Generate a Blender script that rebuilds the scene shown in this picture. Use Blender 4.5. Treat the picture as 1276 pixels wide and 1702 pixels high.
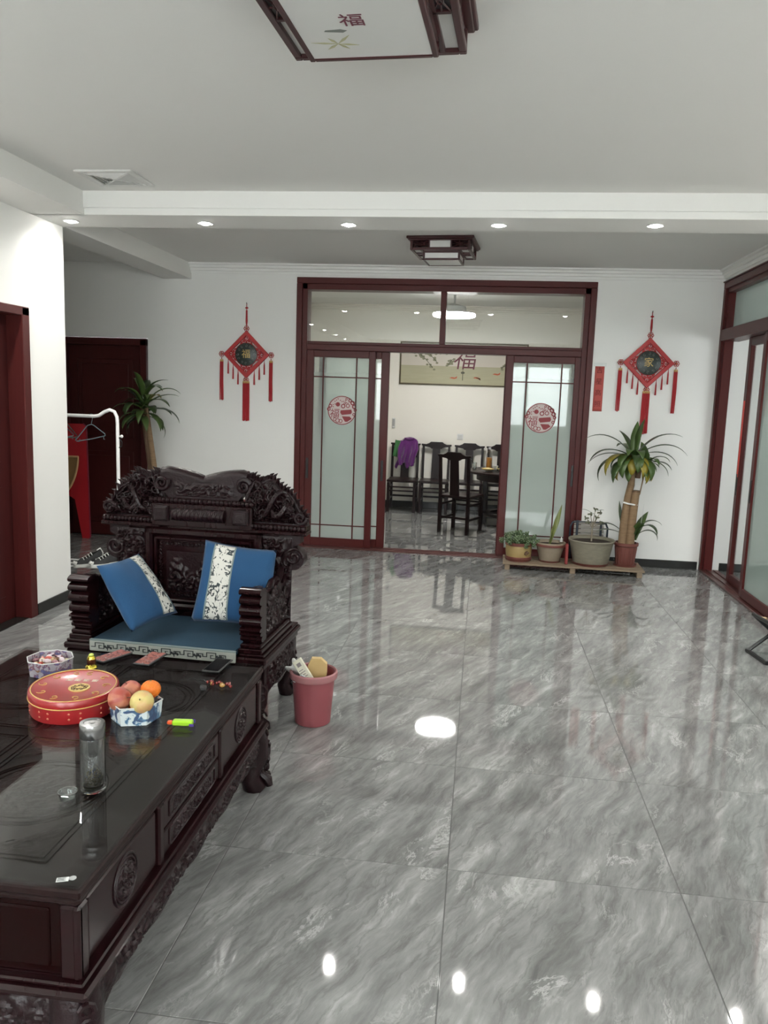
import bpy, bmesh, math, random
import numpy as np
from mathutils import Vector, Matrix

random.seed(7)
sc = bpy.context.scene
for o in list(bpy.data.objects):
    bpy.data.objects.remove(o)
col = sc.collection
PI = math.pi

# ------------------------------------------------------------------ camera
YAW, PITCH, ROLL, FPX, CAMH = -0.118573573, -0.145913751, -0.0342384707, 1319.75273, 1.65866742
fw = Vector((math.sin(YAW) * math.cos(PITCH), math.cos(YAW) * math.cos(PITCH), math.sin(PITCH)))
r0 = Vector((math.cos(YAW), -math.sin(YAW), 0))
d0 = fw.cross(r0)
rt = r0 * math.cos(ROLL) + d0 * math.sin(ROLL)
dn = -r0 * math.sin(ROLL) + d0 * math.cos(ROLL)
cam = bpy.data.cameras.new('camera')
cam.sensor_fit = 'VERTICAL'
cam.sensor_height = 36.0
cam.lens = FPX / 1702 * 36.0
cam.clip_start = 0.05
camo = bpy.data.objects.new('camera', cam)
col.objects.link(camo)
M = Matrix.Identity(4)
for i in range(3):
    M[i][0] = rt[i]; M[i][1] = -dn[i]; M[i][2] = -fw[i]
M[2][3] = CAMH
camo.matrix_world = M
sc.camera = camo

# ------------------------------------------------------------------ world, exposure, light levels
sc.view_settings.view_transform = 'Standard'
sc.view_settings.look = 'None'
sc.view_settings.gamma = 1
sc.view_settings.use_curve_mapping = False
sc.view_settings.exposure = 0.55
sc.cycles.caustics_reflective = False
sc.cycles.caustics_refractive = False
sc.cycles.sample_clamp_indirect = 6.0
sc.cycles.max_bounces = 12
sc.cycles.transparent_max_bounces = 16
SKY = 10.5            # overcast daylight outside the windows
DOWN = 80.0          # recessed ceiling lights
RING = 50.0          # dining-room fan lamp
SPOTW = 42.0         # watts of each recessed spot
w = bpy.data.worlds.new('overcast_sky'); sc.world = w
w.use_nodes = True
wn = w.node_tree
bg = wn.nodes['Background']
bg.inputs[0].default_value = (0.95, 0.98, 1.0, 1)
bg.inputs[1].default_value = SKY


def portal(loc, rot, sx, sy):
    l = bpy.data.lights.new('window_portal', 'AREA')
    l.shape = 'RECTANGLE'; l.size = sx; l.size_y = sy
    l.cycles.is_portal = True
    o = bpy.data.objects.new('window_portal', l); col.objects.link(o)
    o.location = loc; o.rotation_euler = rot


portal((-1.8, -2.86, 1.75), (PI / 2, 0, PI), 2.1, 1.5)
portal((1.0, -2.86, 1.75), (PI / 2, 0, PI), 2.1, 1.5)
portal((4.78, 5.2, 1.75), (PI / 2, 0, PI / 2), 2.4, 0.9)

# ------------------------------------------------------------------ helpers
XL, XR, YB, ZC, ZS = -3.126, 2.28, 8.307, 2.96, 2.80


def children(o):
    return [c for c in col.objects if c.parent is o]


class MB:
    def __init__(s):
        s.v = []; s.f = []

    def add(s, vs, fs, m=None):
        n = len(s.v)
        if m is None:
            s.v += [tuple(p) for p in vs]
        else:
            s.v += [tuple(m @ Vector(p)) for p in vs]
        s.f += [tuple(i + n for i in f) for f in fs]
        return s

    def box(s, x0, x1, y0, y1, z0, z1, b=0.0, m=None):
        if x1 < x0: x0, x1 = x1, x0
        if y1 < y0: y0, y1 = y1, y0
        if z1 < z0: z0, z1 = z1, z0
        if b <= 0:
            vs = [(x, y, z) for z in (z0, z1) for y in (y0, y1) for x in (x0, x1)]
            fs = [(0, 2, 3, 1), (4, 5, 7, 6), (0, 1, 5, 4), (2, 6, 7, 3), (0, 4, 6, 2), (1, 3, 7, 5)]
            return s.add(vs, fs, m)
        b = min(b, (x1 - x0) / 2.02, (y1 - y0) / 2.02, (z1 - z0) / 2.02)
        bm = bmesh.new()
        bmesh.ops.create_cube(bm, size=1)
        for v in bm.verts:
            v.co = Vector(((x0 + x1) / 2 + v.co.x * (x1 - x0), (y0 + y1) / 2 + v.co.y * (y1 - y0), (z0 + z1) / 2 + v.co.z * (z1 - z0)))
        bmesh.ops.bevel(bm, geom=bm.edges[:], offset=b, segments=1, affect='EDGES', profile=0.5)
        bm.verts.index_update()
        s.add([v.co.copy() for v in bm.verts], [[v.index for v in f.verts] for f in bm.faces], m)
        bm.free()
        return s

    def lathe(s, prof, n=24, m=None, c=(0, 0, 0), sx=1.0, sy=1.0, capb=True, capt=True):
        vs = []; fs = []
        for r, z in prof:
            for k in range(n):
                a = 2 * PI * k / n
                vs.append((c[0] + r * math.cos(a) * sx, c[1] + r * math.sin(a) * sy, c[2] + z))
        for i in range(len(prof) - 1):
            for k in range(n):
                k2 = (k + 1) % n
                fs.append((i * n + k, i * n + k2, (i + 1) * n + k2, (i + 1) * n + k))
        if capb: fs.append(tuple(reversed(range(n))))
        if capt: fs.append(tuple((len(prof) - 1) * n + k for k in range(n)))
        return s.add(vs, fs, m)

    def tube(s, pts, r, n=8, m=None, caps=True, flat=1.0):
        pts = [Vector(p) for p in pts]
        N = len(pts)
        rs = r if isinstance(r, (list, tuple)) else [r] * N
        vs = []; fs = []
        t0 = (pts[1] - pts[0]).normalized()
        up = Vector((0, 0, 1)) if abs(t0.z) < 0.9 else Vector((0, 1, 0))
        nrm = (up - t0 * up.dot(t0)).normalized()
        for i in range(N):
            if i == 0: t = pts[1] - pts[0]
            elif i == N - 1: t = pts[-1] - pts[-2]
            else: t = pts[i + 1] - pts[i - 1]
            if t.length < 1e-9: t = t0
            t = t.normalized()
            nrm = nrm - t * nrm.dot(t)
            if nrm.length < 1e-6: nrm = t.orthogonal()
            nrm.normalize()
            bi = t.cross(nrm)
            for k in range(n):
                a = 2 * PI * k / n
                vs.append(pts[i] + (nrm * math.cos(a) + bi * math.sin(a) * flat) * rs[i])
        for i in range(N - 1):
            for k in range(n):
                k2 = (k + 1) % n
                fs.append((i * n + k, i * n + k2, (i + 1) * n + k2, (i + 1) * n + k))
        if caps:
            fs.append(tuple(reversed(range(n))))
            fs.append(tuple((N - 1) * n + k for k in range(n)))
        return s.add(vs, fs, m)

    def prism(s, poly, a, b, axis='y', m=None):
        # poly in the plane across axis, extruded from a to b along it
        n = len(poly); vs = []
        for t in (a, b):
            for p in poly:
                if axis == 'y': vs.append((p[0], t, p[1]))
                elif axis == 'x': vs.append((t, p[0], p[1]))
                else: vs.append((p[0], p[1], t))
        fs = [tuple(range(n)), tuple(reversed(range(n, 2 * n)))]
        for i in range(n):
            j = (i + 1) % n
            fs.append((i, n + i, n + j, j))
        return s.add(vs, fs, m)

    def grid(s, fn, nu, nv, m=None, wrap=False):
        vs = [fn(u / nu, v / nv) for v in range(nv + 1) for u in range(nu + 1)]
        fs = [(v * (nu + 1) + u, v * (nu + 1) + u + 1, (v + 1) * (nu + 1) + u + 1, (v + 1) * (nu + 1) + u) for v in range(nv) for u in range(nu)]
        return s.add(vs, fs, m)

    def ball(s, c, r, n=10, m=None, sc3=(1, 1, 1)):
        k = max(4, n // 2)
        prof = [(max(1e-4, math.sin(PI * i / k)) * r, -math.cos(PI * i / k) * r) for i in range(k + 1)]
        vs0 = MB().lathe(prof, n)
        return s.add([(c[0] + p[0] * sc3[0], c[1] + p[1] * sc3[1], c[2] + p[2] * sc3[2]) for p in vs0.v], vs0.f, m)

    def mesh(s, name, smooth=35):
        me = bpy.data.meshes.new(name)
        me.from_pydata(s.v, [], s.f)
        bm = bmesh.new(); bm.from_mesh(me)
        bmesh.ops.recalc_face_normals(bm, faces=bm.faces[:])
        bm.to_mesh(me); bm.free()
        if smooth:
            me.shade_smooth()
            if smooth < 180:
                me.set_sharp_from_angle(angle=math.radians(smooth))
        return me

    def build(s, name, mat, parent=None, smooth=35):
        me = s.mesh(name, smooth)
        me.materials.append(mat)
        o = bpy.data.objects.new(name, me)
        col.objects.link(o)
        if parent is not None: o.parent = parent
        return o


def link_mesh(name, me, parent=None, loc=None, rot=None):
    o = bpy.data.objects.new(name, me); col.objects.link(o)
    if parent is not None: o.parent = parent
    if loc is not None: o.location = loc
    if rot is not None: o.rotation_euler = rot
    return o


def tag(o, label, cat, group=None):
    o['label'] = label; o['category'] = cat
    if group: o['group'] = group
    return o


def thing(name, label, cat, loc=(0, 0, 0), rz=0.0, group=None):
    o = bpy.data.objects.new(name, None); col.objects.link(o)
    o.location = loc; o.rotation_euler = (0, 0, rz); o.empty_display_size = 0.1
    return tag(o, label, cat, group)


def struct(name, loc=(0, 0, 0)):
    o = bpy.data.objects.new(name, None); col.objects.link(o)
    o.location = loc; o['kind'] = 'structure'
    return o


def sbuild(mb, name, mat, label=None, smooth=35):
    o = mb.build(name, mat, None, smooth)
    o['kind'] = 'structure'
    if label: o['label'] = label
    return o


def copy_tree(o, parent=None):
    c = o.copy(); col.objects.link(c)
    if parent is not None: c.parent = parent
    for ch in children(o): copy_tree(ch, c)
    return c


def text_mesh(body, size, mat, extrude=0.0, align='CENTER', shear=0.0):
    cu = bpy.data.curves.new('lettering', 'FONT')
    cu.body = body; cu.size = size; cu.extrude = extrude; cu.align_x = align; cu.align_y = 'CENTER'; cu.shear = shear
    to = bpy.data.objects.new('lettering', cu); col.objects.link(to)
    bpy.context.view_layer.update()
    dg = bpy.context.evaluated_depsgraph_get()
    me = bpy.data.meshes.new_from_object(to.evaluated_get(dg))
    bpy.data.objects.remove(to); bpy.data.curves.remove(cu)
    me.materials.clear(); me.materials.append(mat)
    return me


# ------------------------------------------------------------------ materials
def nt(name):
    m = bpy.data.materials.new(name); m.use_nodes = True
    t = m.node_tree
    return m, t, t.nodes, t.links, t.nodes['Principled BSDF']


def pm(name, c1, c2=None, scale=8.0, rough=0.5, metal=0.0, spec=0.5, bump=0.0, bscale=None, detail=4, stretch=(1, 1, 1), coat=0.0, rvar=0.0, trans=0.0, sheen=0.0):
    m, t, N, L, b = nt(name)
    c2 = c2 or tuple(x * 0.86 for x in c1)
    tc = N.new('ShaderNodeTexCoord'); mp = N.new('ShaderNodeMapping'); mp.inputs['Scale'].default_value = stretch
    L.new(tc.outputs['Object'], mp.inputs[0])
    nz = N.new('ShaderNodeTexNoise'); nz.inputs['Scale'].default_value = scale; nz.inputs['Detail'].default_value = detail
    L.new(mp.outputs[0], nz.inputs['Vector'])
    mx = N.new('ShaderNodeMix'); mx.data_type = 'RGBA'
    mx.inputs['A'].default_value = (*c1, 1); mx.inputs['B'].default_value = (*c2, 1)
    L.new(nz.outputs['Fac'], mx.inputs['Factor']); L.new(mx.outputs['Result'], b.inputs['Base Color'])
    b.inputs['Roughness'].default_value = rough; b.inputs['Metallic'].default_value = metal
    b.inputs['Specular IOR Level'].default_value = spec
    b.inputs['Coat Weight'].default_value = coat; b.inputs['Coat Roughness'].default_value = 0.12
    if sheen: b.inputs['Sheen Weight'].default_value = sheen
    if trans: b.inputs['Transmission Weight'].default_value = trans
    if bump:
        n2 = N.new('ShaderNodeTexNoise'); n2.inputs['Scale'].default_value = bscale or scale * 4; n2.inputs['Detail'].default_value = 5
        L.new(mp.outputs[0], n2.inputs['Vector'])
        bp = N.new('ShaderNodeBump'); bp.inputs['Strength'].default_value = bump; bp.inputs['Distance'].default_value = 0.01
        L.new(n2.outputs['Fac'], bp.inputs['Height']); L.new(bp.outputs[0], b.inputs['Normal'])
    return m


def emit(name, c, s):
    m, t, N, L, b = nt(name)
    b.inputs['Base Color'].default_value = (*c, 1)
    b.inputs['Emission Color'].default_value = (*c, 1); b.inputs['Emission Strength'].default_value = s
    return m


def marble():
    m, t, N, L, b = nt('grey_marble_tile')
    tc = N.new('ShaderNodeTexCoord'); oi = N.new('ShaderNodeObjectInfo')
    mul = N.new('ShaderNodeVectorMath'); mul.operation = 'SCALE'
    cmb = N.new('ShaderNodeCombineXYZ')
    L.new(oi.outputs['Random'], cmb.inputs[0]); L.new(oi.outputs['Random'], cmb.inputs[1])
    L.new(cmb.outputs[0], mul.inputs[0]); mul.inputs['Scale'].default_value = 37.0
    add = N.new('ShaderNodeVectorMath'); L.new(tc.outputs['Object'], add.inputs[0]); L.new(mul.outputs[0], add.inputs[1])
    rot = N.new('ShaderNodeMapping'); rot.inputs['Rotation'].default_value = (0, 0, math.radians(-66))
    L.new(add.outputs[0], rot.inputs[0])
    # warp
    wz = N.new('ShaderNodeTexNoise'); wz.inputs['Scale'].default_value = 2.6; wz.inputs['Detail'].default_value = 6
    L.new(rot.outputs[0], wz.inputs['Vector'])
    ws = N.new('ShaderNodeVectorMath'); ws.operation = 'SCALE'; ws.inputs['Scale'].default_value = 0.13
    L.new(wz.outputs['Color'], ws.inputs[0])
    wa = N.new('ShaderNodeVectorMath'); L.new(rot.outputs[0], wa.inputs[0]); L.new(ws.outputs[0], wa.inputs[1])
    st = N.new('ShaderNodeMapping'); st.inputs['Scale'].default_value = (1.0, 4.8, 1.0)
    L.new(wa.outputs[0], st.inputs[0])
    n1 = N.new('ShaderNodeTexNoise'); n1.inputs['Scale'].default_value = 1.9; n1.inputs['Detail'].default_value = 9; n1.inputs['Roughness'].default_value = 0.60
    L.new(st.outputs[0], n1.inputs['Vector'])
    r1 = N.new('ShaderNodeValToRGB')
    e = r1.color_ramp.elements
    e[0].position = 0.34; e[0].color = (0.110, 0.112, 0.109, 1)
    e[1].position = 0.68; e[1].color = (0.385, 0.387, 0.38, 1)
    x = e.new(0.46); x.color = (0.176, 0.178, 0.174, 1)
    x = e.new(0.55); x.color = (0.235, 0.237, 0.232, 1)
    st5 = N.new('ShaderNodeMapping'); st5.inputs['Scale'].default_value = (1.0, 5.5, 1.0); st5.inputs['Location'].default_value = (2, 7, 4)
    L.new(wa.outputs[0], st5.inputs[0])
    n5 = N.new('ShaderNodeTexNoise'); n5.inputs['Scale'].default_value = 5.5; n5.inputs['Detail'].default_value = 8; n5.inputs['Roughness'].default_value = 0.65
    L.new(st5.outputs[0], n5.inputs['Vector'])
    mx5 = N.new('ShaderNodeMix'); mx5.inputs['Factor'].default_value = 0.45
    L.new(n1.outputs['Fac'], mx5.inputs['A']); L.new(n5.outputs['Fac'], mx5.inputs['B'])
    L.new(mx5.outputs['Result'], r1.inputs[0])
    # dark thin veins
    n2 = N.new('ShaderNodeTexNoise'); n2.inputs['Scale'].default_value = 1.7; n2.inputs['Detail'].default_value = 7; n2.inputs['Roughness'].default_value = 0.6
    L.new(st.outputs[0], n2.inputs['Vector'])
    s2 = N.new('ShaderNodeMath'); s2.operation = 'SUBTRACT'; s2.inputs[1].default_value = 0.5; L.new(n2.outputs['Fac'], s2.inputs[0])
    a2 = N.new('ShaderNodeMath'); a2.operation = 'ABSOLUTE'; L.new(s2.outputs[0], a2.inputs[0])
    r2 = N.new('ShaderNodeValToRGB'); r2.color_ramp.elements[0].position = 0.0; r2.color_ramp.elements[0].color = (0.42, 0.42, 0.42, 1)
    r2.color_ramp.elements[1].position = 0.018; r2.color_ramp.elements[1].color = (0, 0, 0, 1)
    L.new(a2.outputs[0], r2.inputs[0])
    m1 = N.new('ShaderNodeMix'); m1.data_type = 'RGBA'; m1.inputs['B'].default_value = (0.105, 0.105, 0.10, 1)
    L.new(r2.outputs[0], m1.inputs['Factor']); L.new(r1.outputs[0], m1.inputs['A'])
    # white crackle veins
    n3 = N.new('ShaderNodeTexNoise'); n3.inputs['Scale'].default_value = 2.6; n3.inputs['Detail'].default_value = 8; n3.inputs['Roughness'].default_value = 0.7; n3.inputs['Distortion'].default_value = 0.6
    st3 = N.new('ShaderNodeMapping'); st3.inputs['Scale'].default_value = (1.0, 2.2, 1.0); st3.inputs['Location'].default_value = (5, 3, 1)
    L.new(wa.outputs[0], st3.inputs[0]); L.new(st3.outputs[0], n3.inputs['Vector'])
    s3 = N.new('ShaderNodeMath'); s3.operation = 'SUBTRACT'; s3.inputs[1].default_value = 0.56; L.new(n3.outputs['Fac'], s3.inputs[0])
    a3 = N.new('ShaderNodeMath'); a3.operation = 'ABSOLUTE'; L.new(s3.outputs[0], a3.inputs[0])
    r3 = N.new('ShaderNodeValToRGB'); r3.color_ramp.elements[0].position = 0.0; r3.color_ramp.elements[0].color = (0.6, 0.6, 0.6, 1)
    r3.color_ramp.elements[1].position = 0.022; r3.color_ramp.elements[1].color = (0, 0, 0, 1)
    L.new(a3.outputs[0], r3.inputs[0])
    m2 = N.new('ShaderNodeMix'); m2.data_type = 'RGBA'; m2.inputs['B'].default_value = (0.50, 0.50, 0.49, 1)
    n4 = N.new('ShaderNodeTexNoise'); n4.inputs['Scale'].default_value = 3.1; n4.inputs['Detail'].default_value = 2; L.new(st3.outputs[0], n4.inputs['Vector'])
    r4 = N.new('ShaderNodeValToRGB'); r4.color_ramp.elements[0].position = 0.50; r4.color_ramp.elements[1].position = 0.66; L.new(n4.outputs['Fac'], r4.inputs[0])
    k4 = N.new('ShaderNodeMath'); k4.operation = 'MULTIPLY'; L.new(r3.outputs[0], k4.inputs[0]); L.new(r4.outputs[0], k4.inputs[1])
    L.new(k4.outputs[0], m2.inputs['Factor']); L.new(m1.outputs['Result'], m2.inputs['A'])
    L.new(m2.outputs['Result'], b.inputs['Base Color'])
    b.inputs['Roughness'].default_value = 0.03; b.inputs['Specular IOR Level'].default_value = 0.95
    return m


def schlick(N, L, f0=0.04, power=5.0):
    """Fresnel by facing angle, the same on both sides of a thin sheet"""
    lw = N.new('ShaderNodeLayerWeight'); lw.inputs[0].default_value = 0.5
    pw = N.new('ShaderNodeMath'); pw.operation = 'POWER'; pw.inputs[1].default_value = power
    L.new(lw.outputs['Facing'], pw.inputs[0])
    mr = N.new('ShaderNodeMapRange'); mr.inputs['To Min'].default_value = f0; mr.inputs['To Max'].default_value = 1.0
    L.new(pw.outputs[0], mr.inputs['Value'])
    return mr.outputs[0]


def thin_glass(name, tint=(0.965, 0.98, 0.975), f0=0.04, power=5.0):
    m, t, N, L, b = nt(name)
    N.remove(b)
    out = [n for n in N if n.type == 'OUTPUT_MATERIAL'][0]
    tr = N.new('ShaderNodeBsdfTransparent'); tr.inputs[0].default_value = (*tint, 1)
    gl = N.new('ShaderNodeBsdfGlossy'); gl.inputs['Roughness'].default_value = 0.005
    mx = N.new('ShaderNodeMixShader')
    L.new(schlick(N, L, f0, power), mx.inputs[0]); L.new(tr.outputs[0], mx.inputs[1]); L.new(gl.outputs[0], mx.inputs[2])
    L.new(mx.outputs[0], out.inputs[0])
    return m


def frosted_glass(name, tint=(0.655, 0.715, 0.68), z0=0.75, z1=1.9, lo=0.96, hi=0.30):
    # etched glass: dense at the bottom, clearer towards the top
    m, t, N, L, b = nt(name)
    N.remove(b)
    out = [n for n in N if n.type == 'OUTPUT_MATERIAL'][0]
    tc = N.new('ShaderNodeTexCoord'); sx = N.new('ShaderNodeSeparateXYZ'); L.new(tc.outputs['Object'], sx.inputs[0])
    mr = N.new('ShaderNodeMapRange'); mr.inputs['From Min'].default_value = z0; mr.inputs['From Max'].default_value = z1
    mr.inputs['To Min'].default_value = lo; mr.inputs['To Max'].default_value = hi
    L.new(sx.outputs['Z'], mr.inputs['Value'])
    tr = N.new('ShaderNodeBsdfTransparent'); tr.inputs[0].default_value = (0.94, 0.97, 0.96, 1)
    df = N.new('ShaderNodeBsdfDiffuse'); df.inputs[0].default_value = (*tint, 1)
    tl = N.new('ShaderNodeBsdfTranslucent'); tl.inputs[0].default_value = (*[min(1, c * 1.15) for c in tint], 1)
    m0 = N.new('ShaderNodeMixShader'); m0.inputs[0].default_value = 0.5; L.new(df.outputs[0], m0.inputs[1]); L.new(tl.outputs[0], m0.inputs[2])
    m1 = N.new('ShaderNodeMixShader'); L.new(mr.outputs[0], m1.inputs[0]); L.new(tr.outputs[0], m1.inputs[1]); L.new(m0.outputs[0], m1.inputs[2])
    gl = N.new('ShaderNodeBsdfGlossy'); gl.inputs['Roughness'].default_value = 0.02
    m2 = N.new('ShaderNodeMixShader'); L.new(schlick(N, L), m2.inputs[0]); L.new(m1.outputs[0], m2.inputs[1]); L.new(gl.outputs[0], m2.inputs[2])
    L.new(m2.outputs[0], out.inputs[0])
    return m


def print_mat(name, ground, ink, scale=30.0, thr=0.5, rough=0.8, ink2=None):
    # flat printed pattern: blotches of ink on a plain ground
    m, t, N, L, b = nt(name)
    tc = N.new('ShaderNodeTexCoord')
    nz = N.new('ShaderNodeTexNoise'); nz.inputs['Scale'].default_value = scale; nz.inputs['Detail'].default_value = 3; nz.inputs['Distortion'].default_value = 1.4
    L.new(tc.outputs['Object'], nz.inputs['Vector'])
    r = N.new('ShaderNodeValToRGB'); r.color_ramp.interpolation = 'LINEAR'
    r.color_ramp.elements[0].position = thr; r.color_ramp.elements[0].color = (*ground, 1)
    r.color_ramp.elements[1].position = thr + 0.03; r.color_ramp.elements[1].color = (*ink, 1)
    if ink2:
        e = r.color_ramp.elements.new(thr + 0.12); e.color = (*ink2, 1)
    L.new(nz.outputs['Fac'], r.inputs[0]); L.new(r.outputs[0], b.inputs['Base Color'])
    b.inputs['Roughness'].default_value = rough
    return m


MAT = {}
MAT['wall'] = pm('white_wall_paint', (0.87, 0.865, 0.835), (0.85, 0.845, 0.815), 3, 0.75, bump=0.03, bscale=160)
MAT['wall_dining'] = pm('cream_wall_paint', (0.86, 0.83, 0.755), (0.84, 0.81, 0.735), 3, 0.75, bump=0.03, bscale=160)
MAT['ceiling'] = pm('white_ceiling_paint', (0.83, 0.825, 0.80), (0.81, 0.805, 0.78), 2, 0.8)
MAT['tile'] = marble()
MAT['grout'] = pm('grey_grout', (0.10, 0.10, 0.098), (0.08, 0.08, 0.078), 30, 0.8)
MAT['base'] = pm('black_skirting', (0.012, 0.013, 0.012), (0.02, 0.02, 0.019), 6, 0.25)
MAT['redframe'] = pm('rosewood_coloured_aluminium', (0.088, 0.017, 0.0155), (0.064, 0.012, 0.0115), 5, 0.34, stretch=(14, 14, 1), spec=0.2)
MAT['redframe_h'] = pm('rosewood_coloured_aluminium_rail', (0.088, 0.017, 0.0155), (0.064, 0.012, 0.0115), 5, 0.34, stretch=(1, 14, 14), spec=0.2)
MAT['reddoor'] = pm('dark_red_door', (0.060, 0.012, 0.011), (0.040, 0.008, 0.008), 4, 0.36, stretch=(10, 10, 0.7), spec=0.22)
MAT['track'] = pm('door_track', (0.11, 0.035, 0.03), (0.08, 0.028, 0.025), 9, 0.35, metal=0.3)
MAT['glass'] = thin_glass('clear_pane')
MAT['frost'] = frosted_glass('gradient_frosted_pane')
MAT['frost2'] = frosted_glass('frosted_pane', (0.50, 0.57, 0.53), 0.6, 1.75, 0.9, 0.72)
MAT['black'] = pm('black_plastic', (0.012, 0.012, 0.013), (0.02, 0.02, 0.02), 20, 0.4)
MAT['white_plastic'] = pm('white_plastic', (0.78, 0.78, 0.76), None, 20, 0.4)
MAT['white_metal'] = pm('white_lacquered_tube', (0.85, 0.85, 0.83), None, 20, 0.3)
MAT['wood'] = pm('dark_rosewood', (0.016, 0.0045, 0.0052), (0.008, 0.0022, 0.003), 6, 0.20, stretch=(1, 1, 6), spec=0.24)
MAT['wood_x'] = pm('dark_rosewood_rail', (0.016, 0.0045, 0.0052), (0.008, 0.0022, 0.003), 6, 0.18, stretch=(6, 1, 1), spec=0.24)
MAT['wood_end_shade'] = pm('shaded_end_rosewood', (0.009, 0.0014, 0.0014), (0.005, 0.0008, 0.0008), 6, 0.15, stretch=(6, 1, 1), spec=0.1)  # rosewood darkened: shade on the table's near end is in the colour
MAT['wood_top'] = pm('rosewood_table_top', (0.020, 0.010, 0.0095), (0.010, 0.0055, 0.0055), 5, 0.35, stretch=(8, 0.8, 1), spec=0.1)
MAT['carved'] = pm('carved_rosewood', (0.015, 0.0045, 0.0058), (0.007, 0.0024, 0.0034), 14, 0.30, bump=0.2, bscale=90, spec=0.27)
MAT['chairwood'] = pm('dark_chair_wood', (0.014, 0.005, 0.005), (0.007, 0.003, 0.003), 8, 0.33, stretch=(4, 4, 0.6), spec=0.28)
MAT['lampwood'] = pm('lamp_rosewood', (0.055, 0.012, 0.013), (0.035, 0.008, 0.009), 8, 0.35)
MAT['lamppanel'] = pm('white_acrylic_panel', (0.72, 0.72, 0.70), (0.70, 0.70, 0.68), 3, 0.35)
MAT['red'] = pm('red_thread', (0.42, 0.010, 0.016), (0.30, 0.006, 0.012), 60, 0.6, stretch=(6, 6, 0.3))
MAT['redbright'] = pm('red_lacquer', (0.46, 0.018, 0.02), (0.36, 0.012, 0.015), 8, 0.4)
MAT['gold'] = pm('gold_metal', (0.75, 0.50, 0.13), (0.60, 0.38, 0.09), 20, 0.3, metal=1.0)
MAT['goldpaint'] = pm('gold_paint', (0.62, 0.44, 0.14), (0.5, 0.35, 0.1), 20, 0.45)
MAT['chrome'] = pm('brushed_steel', (0.30, 0.30, 0.30), (0.24, 0.24, 0.24), 20, 0.2, metal=1.0)
# ------------------------------------------------------------------ the room shell
floor = sbuild(MB().box(-6.2, 5.0, -2.95, 12.0, -0.12, -0.0015), 'floor', MAT['grout'], 'polished grey marble tile floor')
TX0, TY0, TS, GAP = -0.0418, 1.8233, 0.8, 0.0034
tile_cache = {}


def floor_tile(x0, x1, y0, y1):
    w_, d_ = round(x1 - x0, 4), round(y1 - y0, 4)
    if w_ < 0.02 or d_ < 0.02: return
    if (w_, d_) not in tile_cache:
        me = MB().box(-w_ / 2 + GAP / 2, w_ / 2 - GAP / 2, -d_ / 2 + GAP / 2, d_ / 2 - GAP / 2, -0.010, 0, 0.0008).mesh('floor_tile', 0)
        me.materials.append(MAT['tile']); tile_cache[(w_, d_)] = me
    link_mesh('floor_tile', tile_cache[(w_, d_)], floor, ((x0 + x1) / 2, (y0 + y1) / 2, 0))


def tile_region(xa, xb, ya, yb):
    i0 = math.floor((xa - TX0) / TS); i1 = math.ceil((xb - TX0) / TS)
    j0 = math.floor((ya - TY0) / TS); j1 = math.ceil((yb - TY0) / TS)
    for i in range(i0, i1):
        for j in range(j0, j1):
            floor_tile(max(xa, TX0 + i * TS), min(xb, TX0 + (i + 1) * TS), max(ya, TY0 + j * TS), min(yb, TY0 + (j + 1) * TS))


tile_region(-3.42, 2.28, -2.75, 5.72)
tile_region(-5.2, 2.28, 5.72, YB)
tile_region(-2.0, 2.6, 8.45, 11.80)
tile_region(2.46, 4.8, 4.2, YB)


def wall(name, boxes, mat='wall', label=None):
    mb = MB()
    for b in boxes: mb.box(*b)
    return sbuild(mb, name, MAT[mat], label, 0)


DL, DR, DT = -1.976, 1.066, 2.838     # sliding door opening in the back wall
wall('wall_back', [(-6.2, -4.56, YB, 8.55, 0, ZC), (-4.56, -3.60, YB, 8.55, 2.18, ZC), (-3.60, DL + 0.02, YB, 8.55, 0, ZC),
                   (DL + 0.02, DR - 0.02, YB, 8.55, DT - 0.02, ZC), (DR - 0.02, 5.0, YB, 8.55, 0, ZC)], 'wall', 'white wall behind the hall')
D3A, D3B, D3T = 4.25, 5.20, 2.165     # door in the left wall
wall('wall_left', [(-3.42, XL, -2.75, D3A, 0, ZC), (-3.42, XL, D3A, D3B, D3T, ZC), (-3.42, XL, D3B, 5.725, 0, ZC)], 'wall', 'bright white wall at the left')
RA, RB, RT = 5.80, 8.285, 2.848      # sliding door opening in the right wall
wall('wall_right', [(XR, 2.46, -2.75, RA, 0, ZC), (XR, 2.46, RA, RB, RT - 0.02, ZC), (XR, 2.46, RB, YB, 0, ZC)])
WIN = [(-2.85, -0.75), (-0.05, 2.05)]
wall('wall_front', [(-3.42, WIN[0][0], -2.95, -2.75, 0, ZC), (WIN[0][1], WIN[1][0], -2.95, -2.75, 0, ZC), (WIN[1][1], 2.46, -2.95, -2.75, 0, ZC),
                    (WIN[0][0], WIN[0][1], -2.95, -2.75, 0, 1.0), (WIN[1][0], WIN[1][1], -2.95, -2.75, 0, 1.0),
                    (WIN[0][0], WIN[0][1], -2.95, -2.75, 2.5, ZC), (WIN[1][0], WIN[1][1], -2.95, -2.75, 2.5, ZC)])
wall('wall_hall', [(-6.2, -6.0, 5.5, YB, 0, ZC), (-6.0, -3.42, 5.5, 5.70, 0, ZC)], 'wall', 'wall of the side passage')
wall('wall_dining_back', [(-2.8, 3.2, 11.80, 11.98, 0, ZC)], 'wall_dining', 'cream wall of the dining room')
wall('wall_dining_left', [(-2.8, -2.6, 8.55, 11.80, 0, ZC)], 'wall_dining')
wall('wall_dining_right', [(3.0, 3.2, 8.55, 11.80, 0, ZC)], 'wall_dining')
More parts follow.
